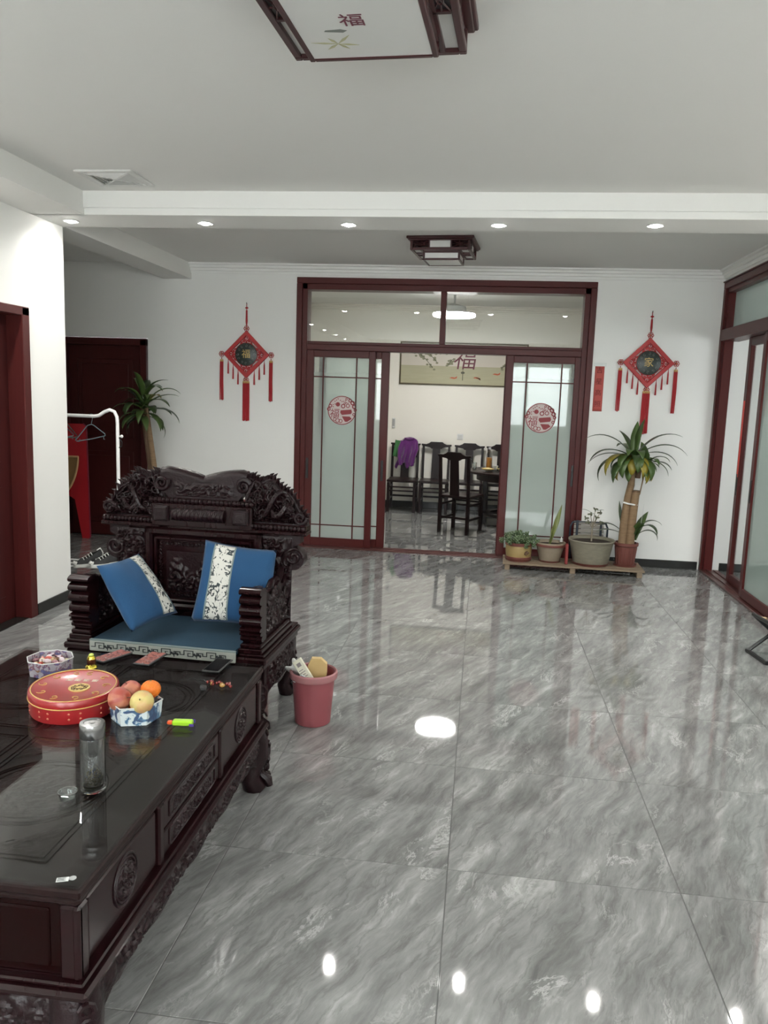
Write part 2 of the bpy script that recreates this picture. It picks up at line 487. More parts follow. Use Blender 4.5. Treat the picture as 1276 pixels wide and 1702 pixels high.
wall('wall_sunroom', [(4.8, 5.0, 2.6, 4.0, 0, ZC), (4.8, 5.0, 6.4, YB, 0, ZC), (4.8, 5.0, 4.0, 6.4, 0, 1.3), (4.8, 5.0, 4.0, 6.4, 2.2, ZC),
                      (2.46, 5.0, 2.4, 2.6, 0, ZC)], 'wall', 'wall of the glazed side room')
sbuild(MB().box(-6.2, 5.0, -2.95, 8.55, ZC, 3.08).box(-2.8, 3.2, 8.55, 11.98, ZC, 3.08), 'ceiling', MAT['ceiling'], 'flat white ceiling', 0)


def beam(name, boxes, label):
    mb = MB()
    for b in boxes: mb.box(*b)
    return sbuild(mb, name, MAT['wall'], label, 0)


beam('trim_1', [(-3.126, XR, 5.335, 5.725, ZS + 0.04, ZC), (-3.126, XR, 5.317, 5.725, ZS, ZS + 0.04), (-2.745, 1.90, 5.328, 5.335, ZS + 0.05, ZS + 0.056)], 'white dropped ceiling beam carrying the recessed lights')
beam('trim_2', [(XL, -2.763, -2.75, 5.335, ZS + 0.04, ZC), (XL, -2.745, -2.75, 5.335, ZS, ZS + 0.04)], 'white ceiling soffit along the left wall')
beam('trim_3', [(1.918, XR, -2.75, 5.335, ZS + 0.04, ZC), (1.90, XR, -2.75, 5.335, ZS, ZS + 0.04)], 'white ceiling soffit along the right wall')
beam('trim_4', [(-3.42, -3.114, 5.725, YB, ZS, ZC)], 'white ceiling beam across the side passage')
beam('trim_5', [(-2.745, 1.90, -2.75, -2.35, ZS, ZC)], 'white ceiling soffit over the front windows')


def cornice(name, a, b, nx, ny, mat='wall', label='stepped white cornice'):
    # stepped moulding from a to b, profile growing along the inward normal
    mb = MB()
    prof = [(0, 2.862), (0.012, 2.862), (0.014, 2.885), (0.030, 2.888), (0.034, 2.912), (0.055, 2.916), (0.060, 2.940), (0.085, 2.944), (0.088, ZC), (0, ZC)]
    vs = []
    for p in (a, b):
        for d, z in prof: vs.append((p[0] + nx * d, p[1] + ny * d, z))
    n = len(prof)
    fs = [(i, (i + 1) % n, n + (i + 1) % n, n + i) for i in range(n)] + [tuple(range(n)), tuple(reversed(range(n, 2 * n)))]
    mb.add(vs, fs)
    return sbuild(mb, name, MAT[mat], label, 0)


cornice('trim_6', (-3.114, YB), (XR, YB), 0, -1, 'wall', 'stepped white cornice above the sliding door')
cornice('trim_7', (XR, 5.725), (XR, YB), -1, 0, 'wall', 'stepped white cornice above the right glass door')
cornice('trim_8', (-2.6, 11.80), (3.0, 11.80), 0, -1, 'wall_dining', 'cornice of the dining room')

BZ = 0.082
sbuild(MB().box(DR + 0.005, XR - 0.03, YB - 0.013, YB, 0, BZ, 0.003), 'baseboard_back', MAT['base'], 'black skirting behind the potted plants')
sbuild(MB().box(-3.60, DL - 0.005, YB - 0.013, YB, 0, BZ, 0.003), 'baseboard_back_left', MAT['base'], 'black skirting left of the sliding door')
sbuild(MB().box(XL, XL + 0.013, D3B + 0.035, 5.725, 0, BZ, 0.003), 'baseboard_left', MAT['base'], 'black skirting below the bright left wall')
sbuild(MB().box(XL, XL + 0.013, -2.75, D3A - 0.05, 0, BZ, 0.003), 'baseboard_left_near', MAT['base'])
sbuild(MB().box(XR - 0.013, XR, -2.75, RA - 0.05, 0, BZ, 0.003), 'baseboard_right', MAT['base'])
sbuild(MB().box(2.46, 4.8, YB - 0.013, YB, 0, BZ, 0.003), 'baseboard_sunroom', MAT['base'], 'black skirting seen through the right glass door')
sbuild(MB().box(-2.6, 3.0, 11.787, 11.80, 0, 0.10, 0.003), 'baseboard_dining', MAT['base'], 'black skirting of the dining room')

# windows behind the camera and an added one in the side room
for k, (a, b) in enumerate(WIN):
    wroot = struct('window_%d' % (k + 1), ((a + b) / 2, -2.85, 1.0)); wroot['label'] = 'white framed window in the front wall'
    hw = (b - a) / 2
    MB().box(-hw, hw, -0.03, 0.03, 0, 0.06).box(-hw, hw, -0.03, 0.03, 1.44, 1.50).box(-hw, -hw + 0.06, -0.03, 0.03, 0.06, 1.44).box(hw - 0.06, hw, -0.03, 0.03, 0.06, 1.44).box(-0.04, 0.04, -0.03, 0.03, 0.06, 1.44).build('window_frame', MAT['white_plastic'], wroot)
    MB().box(-hw + 0.06, -0.04, -0.004, 0.004, 0.06, 1.44).build('pane', MAT['glass'], wroot)
    MB().box(0.04, hw - 0.06, -0.004, 0.004, 0.06, 1.44).build('pane', MAT['glass'], wroot)
wroot = struct('window_3', (4.9, 5.2, 1.3))  # unseen window, added and sized to let daylight through the side room
MB().box(-0.03, 0.03, -1.2, 1.2, 0, 0.06).box(-0.03, 0.03, -1.2, 1.2, 0.84, 0.9).box(-0.03, 0.03, -1.2, -1.14, 0.06, 0.84).box(-0.03, 0.03, 1.14, 1.2, 0.06, 0.84).build('window_frame', MAT['white_plastic'], wroot)
MB().box(-0.004, 0.004, -1.14, 1.14, 0.06, 0.84).build('pane', MAT['glass'], wroot)

# ------------------------------------------------------------------ sliding door in the back wall
door = struct('door_1', (0, 0, 0)); door['label'] = 'dark red sliding glass door with a glazed transom'
V, Hh = MAT['redframe'], MAT['redframe_h']
F0, F1 = YB - 0.016, 8.50
# casing and frame (outer step + inner step)
MB().box(DL, DL + 0.06, F0, F1, 0, DT - 0.06, 0.004).box(DL + 0.06, DL + 0.112, F0 + 0.022, F1, 0, DT - 0.06, 0.003).build('jamb', V, door)
MB().box(DR - 0.06, DR, F0, F1, 0, DT - 0.06, 0.004).box(DR - 0.112, DR - 0.06, F0 + 0.022, F1, 0, DT - 0.06, 0.003).build('jamb', V, door)
MB().box(DL, DR, F0, F1, DT - 0.06, DT, 0.004).box(DL + 0.06, DR - 0.06, F0 + 0.022, F1, DT - 0.118, DT - 0.06, 0.003).build('head', Hh, door)
MB().box(DL + 0.112, DR - 0.112, F0 + 0.018, F1, 2.105, 2.165, 0.004).box(DL + 0.112, DR - 0.112, F0 + 0.034, F1, 2.165, 2.195, 0.003).build('transom_bar', Hh, door)
MB().box(-0.482, -0.424, F0 + 0.030, F1 - 0.06, 2.195, DT - 0.118, 0.004).build('mullion', V, door)
MB().box(DL + 0.112, -0.482, 8.352, 8.358, 2.195, DT - 0.118).build('transom_pane', MAT['glass'], door)
MB().box(-0.424, DR - 0.112, 8.352, 8.358, 2.195, DT - 0.118).build('transom_pane', MAT['glass'], door)
MB().box(DL + 0.06, DR - 0.06, 8.300, 8.47, 0, 0.014, 0.002).box(DL + 0.1, DR - 0.1, 8.345, 8.352, 0.014, 0.020).box(DL + 0.1, DR - 0.1, 8.402, 8.409, 0.014, 0.020).build('track', MAT['track'], door)


def sash(x0, x1, y, vb, hb, wl, wr, frost, handle=None, hz=0.8):
    """one sliding sash: stiles, rails, frosted pane, thin glazing bars, handle"""
    r = bpy.data.objects.new('sash', None); col.objects.link(r); r.parent = door; r.location = (0, y, 0)
    d = 0.022; zb, ztop = 0.022, 2.104
    MB().box(x0, x0 + wl, -d, d, zb, ztop, 0.004).build('stile', V, r)
    MB().box(x1 - wr, x1, -d, d, zb, ztop, 0.004).build('stile', V, r)
    MB().box(x0 + wl, x1 - wr, -d, d, 2.034, ztop, 0.004).build('rail', Hh, r)
    MB().box(x0 + wl, x1 - wr, -d, d, zb, 0.110, 0.004).build('rail', Hh, r)
    MB().box(x0 + wl, x1 - wr, -0.004, 0.004, 0.110, 2.034).build('pane', frost, r)
    for xv in vb: MB().box(xv - 0.007, xv + 0.007, -0.009, 0.009, 0.110, 2.034, 0.002).build('glazing_bar', V, r)
    for zv in hb: MB().box(x0 + wl, x1 - wr, -0.008, 0.008, zv - 0.006, zv + 0.006, 0.002).build('glazing_bar', Hh, r)
    if handle is not None:
        MB().box(handle - 0.014, handle + 0.014, -d - 0.004, -d + 0.002, hz - 0.11, hz + 0.11, 0.003).box(handle - 0.008, handle + 0.008, -d - 0.007, -d, hz - 0.05, hz + 0.05, 0.002).build('handle', MAT['black'], r)
    return r


sash(-1.875, -1.135, 8.358, (-1.69, -1.335), (1.83, 0.25), 0.085, 0.070, MAT['frost'], -1.842, 0.86)
sash(-1.745, -0.995, 8.416, (), (1.83, 0.25), 0.075, 0.085, MAT['frost'], -1.040, 0.86)
sash(0.213, 0.985, 8.358, (0.425, 0.775), (1.84, 0.25), 0.075, 0.085, MAT['frost'], 0.945, 0.90)
sash(0.205, 0.955, 8.416, (), (1.84, 0.25), 0.080, 0.080, MAT['frost'])

# ------------------------------------------------------------------ door at the end of the passage, door in the left wall
d2 = struct('door_2', (0, YB, 0)); d2['label'] = 'dark red wooden door at the end of the passage'
MB().box(-4.62, -4.52, -0.018, 0.16, 0, 2.16, 0.004).build('jamb', MAT['reddoor'], d2)
MB().box(-3.685, -3.612, -0.018, 0.16, 0, 2.16, 0.004).build('jamb', MAT['reddoor'], d2)
MB().box(-4.62, -3.612, -0.018, 0.16, 2.095, 2.17, 0.004).build('head', MAT['reddoor'], d2)
sl = MB().box(-4.52, -3.685, 0.04, 0.08, 0.008, 2.095, 0.002)
slab = sl.build('door_leaf', MAT['reddoor'], d2)
for (za, zb) in ((0.15, 0.95), (1.10, 1.95)):
    MB().box(-4.42, -3.785, 0.030, 0.045, za, zb, 0.008).box(-4.37, -3.835, 0.022, 0.035, za + 0.05, zb - 0.05, 0.006).build('panel', MAT['reddoor'], slab)
MB().box(-4.52, -3.685, 0.03, 0.09, 0, 0.008).build('threshold', MAT['chrome'], d2)
MB().tube([(-4.46, 0.03, 1.0), (-4.46, -0.02, 1.0), (-4.36, -0.025, 1.0)], 0.009, 8).build('handle', MAT['chrome'], slab)

d3 = struct('door_3', (0, 0, 0)); d3['label'] = 'dark red wooden door in the bright left wall'
RD = MAT['redframe']
MB().box(-3.36, XL + 0.014, D3B - 0.055, D3B + 0.03, 0, D3T, 0.004).build('jamb', RD, d3)
MB().box(-3.36, XL + 0.014, D3A - 0.03, D3A + 0.055, 0, D3T, 0.004).build('jamb', RD, d3)
MB().box(-3.36, XL + 0.014, D3A - 0.03, D3B + 0.03, D3T - 0.055, D3T + 0.004, 0.004).build('head', MAT['redframe_h'], d3)
lf = MB().box(-3.27, -3.23, D3A + 0.055, D3B - 0.055, 0.006, D3T - 0.055, 0.002).build('door_leaf', MAT['reddoor'], d3)
for (za, zb) in ((0.18, 0.95), (1.12, 1.95)):
    MB().box(-3.235, -3.224, D3A + 0.17, D3B - 0.17, za, zb, 0.005).build('panel', MAT['reddoor'], lf)
MB().box(-3.30, XL - 0.01, D3A + 0.055, D3B - 0.055, 0, 0.006).build('threshold', MAT['base'], d3)
MB().lathe([(0.0, 0), (0.026, 0), (0.026, 0.006), (0.0, 0.006)], 12, Matrix.Translation((-3.23, D3A + 0.13, 1.0)) @ Matrix.Rotation(PI / 2, 4, 'Y')).tube([(-3.225, D3A + 0.13, 1.0), (-3.175, D3A + 0.13, 1.0), (-3.172, D3A + 0.24, 1.0)], 0.009, 8).build('handle', MAT['chrome'], lf)

# ------------------------------------------------------------------ sliding glass door in the right wall
d4 = struct('door_4', (0, 0, 0)); d4['label'] = 'dark red sliding glass door in the right wall, slid half open'
X0, X1 = XR - 0.016, 2.44
MB().box(X0, X0 + 0.075, RB - 0.05, RB + 0.012, 0, RT - 0.06, 0.004).box(X0 + 0.025, X0 + 0.11, RB - 0.085, RB - 0.05, 0, RT - 0.06, 0.003).build('jamb', V, d4)
MB().box(X0, X1, RA, RA + 0.06, 0, RT - 0.06, 0.004).build('jamb', V, d4)
MB().box(X0, X1, RA, RB + 0.012, RT - 0.06, RT, 0.004).box(X0 + 0.022, X1, RA + 0.06, RB - 0.06, RT - 0.10, RT - 0.06, 0.003).box(X0 - 0.012, X1, RA, RB + 0.012, RT, RT + 0.012, 0.003).build('head', V, d4)
MB().box(X0, X1, RA + 0.06, RB - 0.03, 2.29, 2.40, 0.004).build('transom_bar', V, d4)
MB().box(2.350, 2.356, RA + 0.06, RB - 0.10, 2.40, RT - 0.10).build('transom_pane', MAT['frost2'], d4)
MB().box(X0, X1, RA + 0.06, RB - 0.05, 0, 0.022, 0.003).box(2.312, 2.320, RA + 0.06, RB - 0.1, 0.022, 0.032).box(2.382, 2.390, RA + 0.06, RB - 0.1, 0.022, 0.032).build('track', MAT['track'], d4)


def sash_r(ya, yb, x, glass, bars):
    r = bpy.data.objects.new('sash', None); col.objects.link(r); r.parent = d4; r.location = (x, 0, 0)
    d = 0.022; zb, zt_ = 0.030, 2.288
    MB().box(-d, d, yb - 0.075, yb, zb, zt_, 0.004).build('stile', V, r)
    MB().box(-d, d, ya, ya + 0.075, zb, zt_, 0.004).build('stile', V, r)
    MB().box(-d, d, ya + 0.075, yb - 0.075, zt_ - 0.075, zt_, 0.004).build('rail', V, r)
    MB().box(-d, d, ya + 0.075, yb - 0.075, zb, 0.11, 0.004).build('rail', V, r)
    MB().box(-0.004, 0.004, ya + 0.075, yb - 0.075, 0.11, zt_ - 0.075).build('pane', glass, r)
    for z_ in bars: MB().box(-0.009, 0.009, ya + 0.075, yb - 0.075, z_ - 0.006, z_ + 0.006, 0.002).build('glazing_bar', V, r)
    MB().box(-d - 0.005, -d + 0.002, yb - 0.052, yb - 0.024, 0.85, 1.05, 0.003).build('handle', MAT['black'], r)


sash_r(5.88, 7.71, 2.386, MAT['glass'], ())
rs = MB().box(2.361, 2.3645, 7.650, 7.690, 1.02, 1.72, 0.001).build('sunlit_strip', pm('painted_sunlit_red', (0.80, 0.060, 0.045), None, 20, 0.5), d4); rs['label'] = 'sunlit red patch painted on the sash edge'  # sunlight on the stile, put into the colour of an added strip
sash_r(5.86, 7.10, 2.316, MAT['frost2'], ())

# ------------------------------------------------------------------ recessed lights, air vent
LED = emit('downlight_diffuser', (1.0, 0.985, 0.94), DOWN)
spots = [(-2.95, 5.52), (-1.98, 5.55), (-0.97, 5.55), (0.04, 5.53), (1.04, 5.50), (2.06, 5.50)]
spots += [(-2.935, y) for y in (4.4, 3.3, 2.2, 1.1, 0.0, -1.2)] + [(2.09, y) for y in (4.2, 2.9, 1.6, 0.3, -1.0)]
spots += [(-2.0, -2.55), (-0.42, -2.55), (1.1, -2.55)]
where = ['at the left end of the dropped beam', 'in the beam, leftmost of the four in a row', 'in the beam, second of the four from the left', 'in the beam, third of the four from the left', 'in the beam, rightmost of the four in a row']
ring_me = MB().lathe([(0.034, -0.002), (0.052, -0.006), (0.056, -0.003), (0.056, 0.0), (0.034, 0.0)], 28, capb=False, capt=False).mesh('trim_ring'); ring_me.materials.append(MAT['white_plastic'])
disc_me = MB().lathe([(0.0005, -0.016), (0.014, -0.0145), (0.026, -0.010), (0.034, -0.004), (0.035, -0.0005), (0.0005, -0.0005)], 24).mesh('diffuser'); disc_me.materials.append(LED)
spot_l = bpy.data.lights.new('downlight_spot', 'SPOT'); spot_l.energy = SPOTW; spot_l.spot_size = math.radians(166); spot_l.spot_blend = 1.0; spot_l.shadow_soft_size = 0.03; spot_l.color = (1.0, 0.985, 0.94)
spot_w = spot_l.copy(); spot_w.energy = SPOTW * 0.62      # the row close along the left wall
for k, (x, y) in enumerate(spots):
    lab = 'recessed white downlight ' + where[k] if k < 5 else ('recessed white downlight in the left soffit' if x < -2.9 else 'recessed white downlight in the right soffit' if x > 2 else 'recessed white downlight above the front windows')
    t = thing('downlight', lab, 'downlight', (x, y, ZS), 0, 'recessed downlights' if k < 5 else lab.replace('recessed white downlight', 'downlights'))
    link_mesh('trim_ring', ring_me, t); link_mesh('diffuser', disc_me, t)
    so = bpy.data.objects.new('spot', spot_w if x < -2.9 else spot_l); col.objects.link(so); so.parent = t; so.location = (0, 0, -0.045)

t = thing('air_vent', 'square white four-way ceiling air vent', 'vent', (-2.375, 5.01, ZC), 0)
mb = MB()
for a, b, z in ((0.185, 0.145, 0.012),):
    mb.box(-a, a, -a, -b, -z, 0, 0.004).box(-a, a, b, a, -z, 0, 0.004).box(-a, -b, -b, b, -z, 0, 0.004).box(b, a, -b, b, -z, 0, 0.004)
mb.build('vent_frame', MAT['white_plastic'], t)
for k in range(4):
    m = Matrix.Rotation(k * PI / 2, 4, 'Z')
    mb = MB()
    for i in range(5):
        r = 0.140 - i * 0.026
        mb.add([(-r, -r, -0.002), (r, -r, -0.002), (r - 0.018, -r + 0.018, -0.016), (-r + 0.018, -r + 0.018, -0.016),
                (-r, -r, -0.0), (r, -r, -0.0), (r - 0.018, -r + 0.018, -0.014), (-r + 0.018, -r + 0.018, -0.014)],
               [(0, 1, 2, 3), (7, 6, 5, 4), (0, 4, 5, 1), (1, 5, 6, 2), (2, 6, 7, 3), (3, 7, 4, 0)], m)
    mb.build('louvre', MAT['white_plastic'], t, 0)
for k in range(2):
    MB().box(-0.20, 0.20, -0.006, 0.006, -0.015, -0.004, 0, Matrix.Rotation(PI / 4 + k * PI / 2, 4, 'Z')).build('rib', MAT['white_plastic'], t)
# ------------------------------------------------------------------ carving helpers
def carve_field(seed, n=9):
    rnd = random.Random(seed)
    cs = [(rnd.random(), rnd.random(), rnd.choice((-1, 1)), rnd.uniform(0, 6.3), rnd.randint(2, 3)) for _ in range(n)]

    def h(u, v, asp):
        # nearest scroll centre gives a log-spiral ridge
        best = 1e9; val = 0
        for cx, cy, sgn, ph, k in cs:
            dx, dy = (u - cx) * asp, v - cy
            r = math.hypot(dx, dy)
            if r < best:
                best = r
                val = math.sin(k * math.atan2(dy, dx) * sgn + 6.0 * math.log(r + 0.02) + ph)
        wob = 0.25 * math.sin(31 * u * asp + 9 * v) * math.sin(27 * v - 5 * u)
        return max(0.0, 0.5 + 0.5 * val + wob) ** 0.8
    return h


def relief(mb, fn, nu, nv, seed, depth, asp, n=9, edge=0.06, mask=None):
    """fn(u,v,h) -> point; carved height field that falls to zero at its edges"""
    H = carve_field(seed, n)

    def p(u, v):
        e = min(1, u / edge, (1 - u) / edge, v / edge, (1 - v) / edge)
        e = max(0, e)
        k = mask(u, v) if mask else 1
        return fn(u, v, depth * H(u, v, asp) * e * k)
    mb.grid(p, nu, nv)
    return mb


def spiral(cx, cz, r, turns, ph, sgn, y, n=22, lift=0.0):
    pts = []
    for i in range(n):
        t = i / (n - 1)
        a = ph + sgn * turns * 2 * PI * t
        rr = r * (1 - 0.88 * t)
        pts.append((cx + rr * math.cos(a), y - lift * t, cz + rr * math.sin(a)))
    return pts


def rope(mb, p0, p1, r, n):
    p0, p1 = Vector(p0), Vector(p1)
    for i in range(n):
        c = p0.lerp(p1, (i + 0.5) / n)
        mb.ball(c, r, 8, None, ((p1 - p0).length / n / r * 0.62 if abs((p1 - p0).x) > 0.01 else 1, 1, 1))
    return mb


W_, WX, CV = MAT['wood'], MAT['wood_x'], MAT['carved']


def claw_leg(mb, x, y, ox, oy, h, s=1.0):
    """cabriole leg: knee bulging outwards, ankle drawn in, claw foot with toes"""
    pts = [(x, y, h), (x + ox * 0.020 * s, y + oy * 0.020 * s, h * 0.80), (x + ox * 0.030 * s, y + oy * 0.030 * s, h * 0.58), (x + ox * 0.012 * s, y + oy * 0.012 * s, h * 0.36), (x + ox * 0.004 * s, y + oy * 0.004 * s, h * 0.22), (x + ox * 0.020 * s, y + oy * 0.020 * s, h * 0.09), (x + ox * 0.030 * s, y + oy * 0.030 * s, 0.004)]
    rr = [0.052 * s, 0.056 * s, 0.050 * s, 0.038 * s, 0.036 * s, 0.044 * s, 0.046 * s]
    mb.tube(pts, rr, 12)
    a0 = math.atan2(oy, ox)
    for k in (-1, 0, 1):
        a = a0 + k * 0.75
        bx, by = x + ox * 0.028 * s, y + oy * 0.028 * s
        mb.tube([(bx + 0.02 * s * math.cos(a), by + 0.02 * s * math.sin(a), h * 0.26), (bx + 0.048 * s * math.cos(a), by + 0.048 * s * math.sin(a), h * 0.17), (bx + 0.055 * s * math.cos(a), by + 0.055 * s * math.sin(a), 0.014 * s)], [0.013 * s, 0.019 * s, 0.013 * s], 8)
    for q in range(5):
        mb.tube(spiral(0, 0, 0.03 * s, 1.2, q, 1, 0, 12), 0.006 * s, 6, Matrix.Translation((x + ox * 0.072 * s, y + oy * 0.072 * s, h * (0.34 + q * 0.14))) @ Matrix.Rotation(a0 + PI / 2, 4, 'Z'))


# ------------------------------------------------------------------ carved armchair
chair = thing('carved_armchair', 'dark carved rosewood throne armchair with dragon crest behind the tea table', 'armchair', (-1.4985, 3.590, 0), math.radians(-2.6))
HW = 0.527
for sx in (-1, 1):
    for yy, oy in ((0.075, -1), (0.555, 1)):
        mb = MB(); claw_leg(mb, sx * (HW - 0.075), yy, sx * 0.7, oy * 0.7, 0.25); mb.build('leg', CV, chair)
# aprons with wavy lower edge
def apron_poly(half, z0, z1, dip):
    top = [(-half, z1), (half, z1)]
    bot = []
    for i in range(25):
        t = i / 24
        x = half - 2 * half * t
        e = abs(2 * t - 1)
        z = z0 + dip * (0.5 - 0.5 * math.cos(4 * PI * t)) * 0.35 - dip * max(0, (e - 0.75) / 0.25) ** 1.5
        bot.append((x, z))
    return top + bot


mb = MB().prism(apron_poly(HW - 0.03, 0.18, 0.335, 0.05), 0.018, 0.045, 'y')
relief(mb, lambda u, v, h: (-HW + 0.06 + u * (2 * HW - 0.12), 0.018 - h, 0.20 + v * 0.12), 120, 18, 3, 0.010, 7, 26)
mb.build('apron', CV, chair)
for sx in (-1, 1):
    mb = MB().prism(apron_poly(0.27, 0.17, 0.335, 0.05), sx * (HW - 0.045), sx * (HW - 0.018), 'x')
    mb.v = [(x, y + 0.315, z) for x, y, z in mb.v]
    relief(mb, lambda u, v, h: (sx * (HW - 0.018 + h), 0.08 + u * 0.47, 0.19 + v * 0.14), 80, 26, 5, 0.011, 3.4, 22)
    mb.build('apron', CV, chair)
MB().box(-HW + 0.02, HW - 0.02, 0.585, 0.612, 0.19, 0.335, 0.004).build('apron', CV, chair)
# seat frame: stepped ledge
mb = MB().box(-HW + 0.012, HW - 0.012, 0.010, 0.615, 0.325, 0.350, 0.005)
mb.box(-HW, HW, 0, 0.63, 0.352, 0.385, 0.008).box(-HW + 0.012, -HW + 0.140, 0.012, 0.618, 0.385, 0.400, 0.004).box(HW - 0.140, HW - 0.012, 0.012, 0.618, 0.385, 0.400, 0.004)
mb.build('seat_frame', WX, chair)
# arm rests
for sx in (-1, 1):
    x0, x1 = sx * (HW - 0.030), sx * (HW - 0.138)
    xa, xb = min(x0, x1), max(x0, x1)
    # carved base steps
    arm = MB().box(xa - 0.006, xb + 0.006, 0.016, 0.54, 0.400, 0.425, 0.004).box(xa, xb, 0.024, 0.53, 0.425, 0.447, 0.006).build('armrest', WX, chair)
    # stacked rolls forming the front of the arm
    mb = MB()
    z = 0.455
    for k, (rz, ry, yo) in enumerate(((0.017, 0.030, 0.060), (0.012, 0.036, 0.048), (0.011, 0.040, 0.042), (0.028, 0.040, 0.052), (0.030, 0.044, 0.046), (0.023, 0.046, 0.042), (0.019, 0.044, 0.046))):
        z += rz * 0.96
        pts = [(ry * math.sin(a), rz * math.cos(a)) for a in [2 * PI * i / 18 for i in range(18)]]
        mb.prism([(yo + p[0], z + p[1]) for p in pts], xa + 0.002 * k % 0.006, xb, 'x')
        z += rz * 0.96
    mb.box(xa + 0.004, xb - 0.004, 0.045, 0.12, 0.447, 0.70, 0.006)
    mb.build('front_scrolls', WX, arm, 30)
    # side panel with S-shaped top
    poly = [(0.06, 0.447), (0.53, 0.447), (0.53, 0.70), (0.50, 0.69), (0.46, 0.655), (0.42, 0.66), (0.385, 0.685), (0.35, 0.675), (0.32, 0.635), (0.26, 0.632), (0.19, 0.665), (0.14, 0.70), (0.08, 0.712), (0.06, 0.70)]
    mb = MB().prism(poly, xa + 0.022, xb - 0.022, 'x')
    for face in (-1, 1):
        xf = (xb - 0.022) if face > 0 else (xa + 0.022)
        relief(mb, lambda u, v, h: (xf + face * h, 0.08 + u * 0.43, 0.455 + v * (0.19 - 0.03 * math.sin(u * 9))), 76, 36, 11 + face, 0.016, 2.0, 22)
        for k in range(5):
            mb.tube([(xf + face * 0.006, p[0] * 1.0 + 0.13 + k * 0.085, p[2] + 0.60 - 0.02 * (k % 2)) for p in spiral(0, 0, 0.04, 1.4, k * 1.3, (-1) ** k, 0, 18)], 0.008, 6)
    mb.tube([(sx * (HW - 0.084), y_, z_) for y_, z_ in ((0.09, 0.70), (0.15, 0.69), (0.22, 0.655), (0.30, 0.645), (0.345, 0.68), (0.40, 0.688), (0.45, 0.665), (0.50, 0.695), (0.53, 0.72))], 0.021, 10)
    mb.build('carved_side', CV, arm)
# back rest
BY = 0.535       # front plane of the back
back = MB().box(-0.475, 0.475, BY, BY + 0.05, 0.385, 0.905, 0.006).build('backrest', W_, chair)
# outer stiles with rounded ears
for sx in (-1, 1):
    ear = []
    for i in range(15):
        a = -PI / 2 + PI * i / 14
        ear.append((sx * (0.505 + 0.062 * math.cos(a)), 0.775 + 0.062 * math.sin(a)))
    poly = [(sx * 0.43, 0.42), (sx * 0.478, 0.42), (sx * 0.482, 0.70)] + ear + [(sx * 0.545, 0.86), (sx * 0.545, 0.905), (sx * 0.43, 0.905)]
    mb = MB().prism(poly, BY - 0.018, BY + 0.055, 'y')
    relief(mb, lambda u, v, h: (sx * (0.335 + 0.165 * u), BY - 0.018 - h, 0.43 + 0.46 * v), 44, 110, 21 + sx, 0.012, 0.36, 40)
    mb.tube([(p[0], p[1], p[2]) for p in spiral(sx * 0.512, 0.785, 0.052, 1.6, 0, sx, BY - 0.022, 26)], 0.009, 6)
    for k in range(9): mb.ball((sx * (0.355 + 0.0), BY - 0.026, 0.46 + k * 0.05), 0.014, 8)
    mb.build('carved_stile', CV, back)
# framed centre panel
pw, p0_, p1_ = 0.335, 0.44, 0.905
mb = MB()
for (xa, xb, za, zb) in ((-pw, pw, p1_ - 0.045, p1_), (-pw, pw, p0_, p0_ + 0.04), (-pw, -pw + 0.045, p0_, p1_), (pw - 0.045, pw, p0_, p1_)):
    mb.box(xa, xb, BY - 0.040, BY, za, zb, 0.012)
for (xa, xb, za, zb) in ((-pw + 0.05, pw - 0.05, p1_ - 0.072, p1_ - 0.052), (-pw + 0.05, pw - 0.05, p0_ + 0.045, p0_ + 0.062), (-pw + 0.05, -pw + 0.068, p0_ + 0.045, p1_ - 0.052), (pw - 0.068, pw - 0.05, p0_ + 0.045, p1_ - 0.052)):
    mb.box(xa, xb, BY - 0.026, BY, za, zb, 0.006)
mb.build('panel_frame', WX, back)
mb = MB()
# key-fret border and landscape relief
for k in range(26):
    x = -0.245 + k * 0.0196
    for zz in (0.812, 0.530):
        mb.tube(spiral(x, zz, 0.010, 1.1, k, (-1) ** k, BY - 0.006, 9), 0.0032, 5)
for k in range(13):
    z = 0.545 + k * 0.0205
    for xx in (-0.252, 0.252):
        mb.tube(spiral(xx, z, 0.010, 1.1, k, (-1) ** k, BY - 0.006, 9), 0.0032, 5)
relief(mb, lambda u, v, h: (-0.22 + 0.44 * u, BY - 0.002 - h, 0.545 + 0.225 * v), 110, 60, 33, 0.011, 2, 34, 0.06, lambda u, v: max(0.0, min(1, (0.62 - 0.55 * abs(u - 0.55) - v * 0.62 + 0.18 * math.sin(u * 13)) * 5)))
mb.build('landscape_relief', CV, back)
# crest
crest = MB()
for sx in (-1, 1):
    crest.box(min(sx * 0.24, sx * 0.585), max(sx * 0.24, sx * 0.585), BY - 0.045, BY + 0.06, 0.905, 0.926, 0.005)
    crest.box(min(sx * 0.24, sx * 0.580), max(sx * 0.24, sx * 0.580), BY - 0.030, BY + 0.055, 0.926, 0.958, 0.004)
crest.box(-0.285, 0.285, BY - 0.050, BY + 0.055, 0.915, 1.045, 0.006).box(-0.305, 0.305, BY - 0.040, BY + 0.06, 1.045, 1.072, 0.005)
crest = crest.build('crest_rail', WX, chair)
for sx in (-1, 1): rope(MB(), (sx * 0.25, BY - 0.036, 0.942), (sx * 0.575, BY - 0.036, 0.942), 0.015, 15).build('rope_moulding', CV, crest)
rope(MB(), (-0.295, BY - 0.046, 1.058), (0.295, BY - 0.046, 1.058), 0.015, 25).build('rope_moulding', CV, crest)
